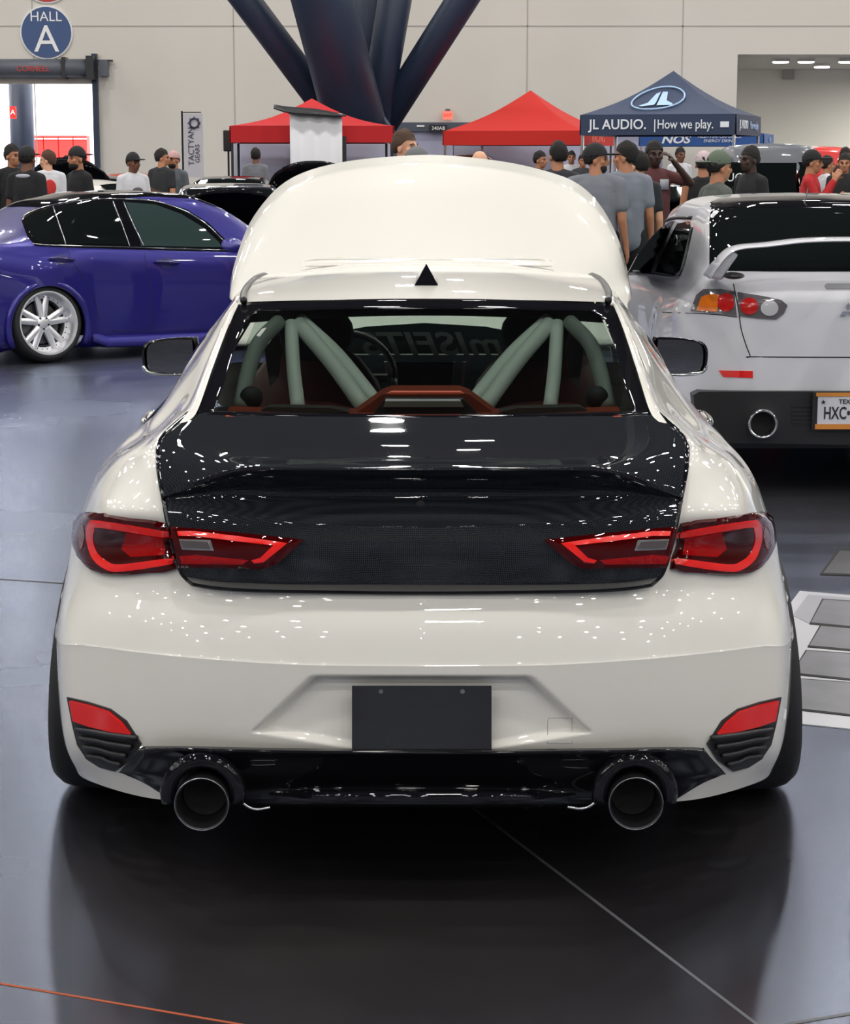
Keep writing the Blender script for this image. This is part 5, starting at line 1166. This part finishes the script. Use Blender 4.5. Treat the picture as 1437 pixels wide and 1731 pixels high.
    body_ = remesh_obj(B, 'person', mskin, None, .0085, 4); body_.matrix_world = M0; WM[body_.name] = M0
    tag(body_, label, 'person', group)
    def child(mb, nm, m, vox=.013, it=4):
        o = remesh_obj(mb, nm, m, body_, vox, it); return o
    child(S, 'shirt', mat('shirt_%02d%02d%02d' % tuple(int(c*99) for c in shirt[:3]), shirt, .85, bump=(14, .35)), .014, 6)
    child(T, 'trousers', mat('trousers_%02d%02d%02d' % tuple(int(c*99) for c in trousers[:3]), trousers, .85), .015, 5)
    for F in F2: child(F, 'shoe', M_SATIN, .012, 3)
    mh = mat('hair_%02d%02d%02d' % tuple(int(c*99) for c in hair[:3]), hair, .8, bump=(90, .8))
    def dome(r, c, lo_front, lo_back, grow=0):
        vs = []; nu, nv = 24, 12
        for i in range(nv+1):
            ph = math.pi*.72*i/nv
            for j in range(nu):
                th = 2*math.pi*j/nu; v = Vector((r[0]*math.sin(ph)*math.cos(th), r[1]*math.sin(ph)*math.sin(th), r[2]*math.cos(ph)))+Vector(c)
                f = (v.y-c[1])/r[1]; lo = lo_front+(lo_back-lo_front)*sm(.5+.5*f*1.3); nz = 0 if not grow else grow*(math.sin(v.x*70+v.y*45)*math.cos(v.y*60-v.z*50)+.5*math.sin(v.x*150+v.z*120)); v += v.normalized()*nz; v.z = max(v.z, lo); vs.append(H(v))
        fs = [(i*nu+j, (i+1)*nu+j, (i+1)*nu+(j+1) % nu, i*nu+(j+1) % nu) for i in range(nv) for j in range(nu)]
        fs.append(tuple(nv*nu+j for j in range(nu))); return MB().add(vs, fs)
    def lc(mb, nm, m, par=body_, sm_=True):
        o = obj(nm, mb.v, mb.f, m, None, sm_, recalc=True); o.parent = par; return o
    if not bald: lc(dome((.084, .102, .116 if cap_ is None else .104), (0, .018, .032), .062, -.070, .006), 'hair', mh)
    if cap_ is not None:
        cc__ = mat('cap_%02d%02d%02d' % tuple(int(c*99) for c in cap_[:3]), cap_, .8); cm = dome((.088, .108, .114), (0, .012, .036), .040, .020)
        ch = lc(cm, 'cap', cc__); q = -capdir
        bb = MB().ell(H((0, q*.145, .050)), (.072, .075, .010), 16, 8, Mr); o = lc(bb, 'brim', cc__, ch)
    for q in (-1, 1): lc(MB().ell(H((q*.031, -.078, .004)), (.011, .006, .006), 8, 6, Mr), 'eye', mat('eye_dark', (.03, .02, .02), .3))
    for q in (-1, 1): lc(MB().tube([H((q*.018, -.090, .026)), H((q*.034, -.088, .031)), H((q*.052, -.074, .024))], .0045, 6), 'eyebrow', mh)
    if beard:
        b_ = MB().ell(H((0, -.034, -.072)), (.060, .060, .050), 16, 10, Mr); lc(b_, 'beard', mh)
    if extra: extra(body_, M0, H, sh, lc)
    return body_
BK = srgb(22, 22, 26); GY = srgb(112, 116, 124); WT = srgb(205, 205, 210)
def badge(col, y, z, rx, rz_, nm='print'):
    def f(b, M0, H, sh, lc): lc(MB().ell((0, y, z), (rx, .012, rz_), 16, 8), nm, mat('print_%02d%02d%02d' % tuple(int(c*99) for c in col[:3]), col, .8))
    return f
person('man in a black tee at the left frame edge, looking right', 20, 242, 24.5, 35, BK, 'tan', headturn=20)
person('back turned man in black cap and tee with pale shoulder stripe before navy pillar', 44, 242, 22.5, 160, BK, 'brown', cap_=BK, extra=badge(srgb(180, 180, 190), .088, 1.44, .09, .022, 'shoulder_stripe'))
person('brown haired man in a white tee with a round red print on the back', 80, 252, 27, 200, WT, 'light', hair=srgb(80, 52, 38), headturn=60, extra=badge(srgb(200, 50, 46), .118, 1.28, .08, .10))
person('bearded man in a black tee and backward black cap, looking left by the doorway edge', 131, 243, 23.5, -50, BK, 'tan', cap_=BK, capdir=-1, beard=True)
person('man behind the booths in a white shirt in the lobby doorway', 112, 262, 44, 20, WT, 'dark')
person('man in a white printed tee and black cap looking down at his hands', 224, 254, 26.6, 35, WT, 'brown', cap_=BK, armL='hold', armR='hold', extra=badge(srgb(90, 90, 96), -.122, 1.26, .08, .05), headturn=10)
person('black haired man in dark tee beside the man in the red white cap', 273, 250, 30.4, 150, srgb(36, 38, 42), 'tan', headturn=-60)
person('bearded man in a grey shirt and red and white cap in front of the banner', 294, 252, 31.0, -30, srgb(86, 92, 98), 'tan', cap_=srgb(190, 150, 150), beard=True)
person('man in a grey shirt with his back turned inside the crimson canopy', 432, 249, 37, 170, srgb(110, 112, 118), 'brown')
person('tall brown haired man in a grey shirt looking right above the raised white bonnet', 682, 217, 17.6, 60, srgb(150, 152, 156), 'light', hair=srgb(72, 50, 36))
person('person in a grey baseball cap just in front of the tall brown haired man', 703, 243, 16.4, 120, srgb(130, 130, 134), 'light', cap_=srgb(104, 104, 108))
person('bald man whose head shows just above the raised white bonnet', 811, 252, 19, 180, srgb(60, 40, 40), 'light', bald=True)
person('dark haired man bending forward by the post of the middle red canopy', 912, 254, 31, 60, srgb(40, 40, 44), 'tan')
person('back turned black haired man in dark tee at right rim of the raised bonnet', 943, 237, 20, 170, srgb(44, 44, 50), 'tan', headturn=30)
person('broad man in a grey tee and black cap, back turned, looking right', 1008, 237, 18.0, 165, GY, 'tan', cap_=BK, headturn=-80, build=1.18, beard=True)
person('back turned black haired man in light grey tee and black trousers', 1058, 237, 18.5, 185, srgb(120, 125, 136), 'tan', headturn=60, build=1.05)
person('shorter person in a navy tee with dark curly hair and a black wristband', 1080, 254, 19.2, 195, srgb(26, 30, 46), 'light', headturn=30, armR='back')
person('man in a maroon tee with a pale chest pocket, hand raised to his brow', 1106, 236, 20.9, 10, srgb(88, 44, 46), 'dark', armR='raise', extra=lambda b, M0, H, sh, lc: lc(MB().box((.075, -.118, 1.34), (.085, .012, .10)), 'pocket', mat('pocket_grey', srgb(160, 164, 172), .8)))
person('distant man in a white shirt with black sleeves standing under the royal blue canopy', 1150, 248, 38, 20, WT, 'brown', extra=None)
person('child in black standing in front of the man with black sleeves', 1151, 283, 34, 30, BK, 'brown')
person('person in a black sleeveless top and white and red cap, back turned', 1190, 251, 21.5, 170, BK, 'tan', cap_=srgb(190, 170, 174), sleeve='none', armL='bend')
person('man in a grey green tee, backward olive cap and glasses looking right', 1214, 249, 16.6, 110, srgb(84, 88, 84), 'tan', cap_=srgb(86, 98, 82), capdir=-1, armR='bend', extra=lambda b, M0, H, sh, lc: lc(MB().tube([H((-.06, -.075, .0)), H((-.03, -.094, .0)), H((.03, -.094, .0)), H((.06, -.075, .0)), H((.082, .0, .005))], .003, 6), 'glasses', M_SATIN))
person('man in a black tee looking left beside the dark red utility vehicle', 1270, 245, 20.5, -60, srgb(26, 26, 30), 'dark')
person('man in a red sweater and black cap with his hand at his chin, looking right', 1372, 249, 22.3, 75, srgb(176, 30, 34), 'tan', cap_=BK, armL='chin', armR='chin', sleeve='long')
person('man in a white tee behind the man in the red sweater', 1398, 262, 29, 100, WT, 'tan')
person('dark haired man in a black vest facing the camera at the right frame edge', 1428, 258, 27, -10, srgb(30, 28, 32), 'tan', armL='hold', armR='hold')
person('person whose head shows behind the man in the black vest at the right edge', 1429, 248, 34, 10, srgb(60, 40, 40), 'brown')
person('distant person in white between the black haired man and the broad man in grey', 966, 254, 42, 0, WT, 'tan')
person('distant person in dark grey right beside the distant person in white', 985, 260, 40, 10, srgb(50, 50, 56), 'tan')
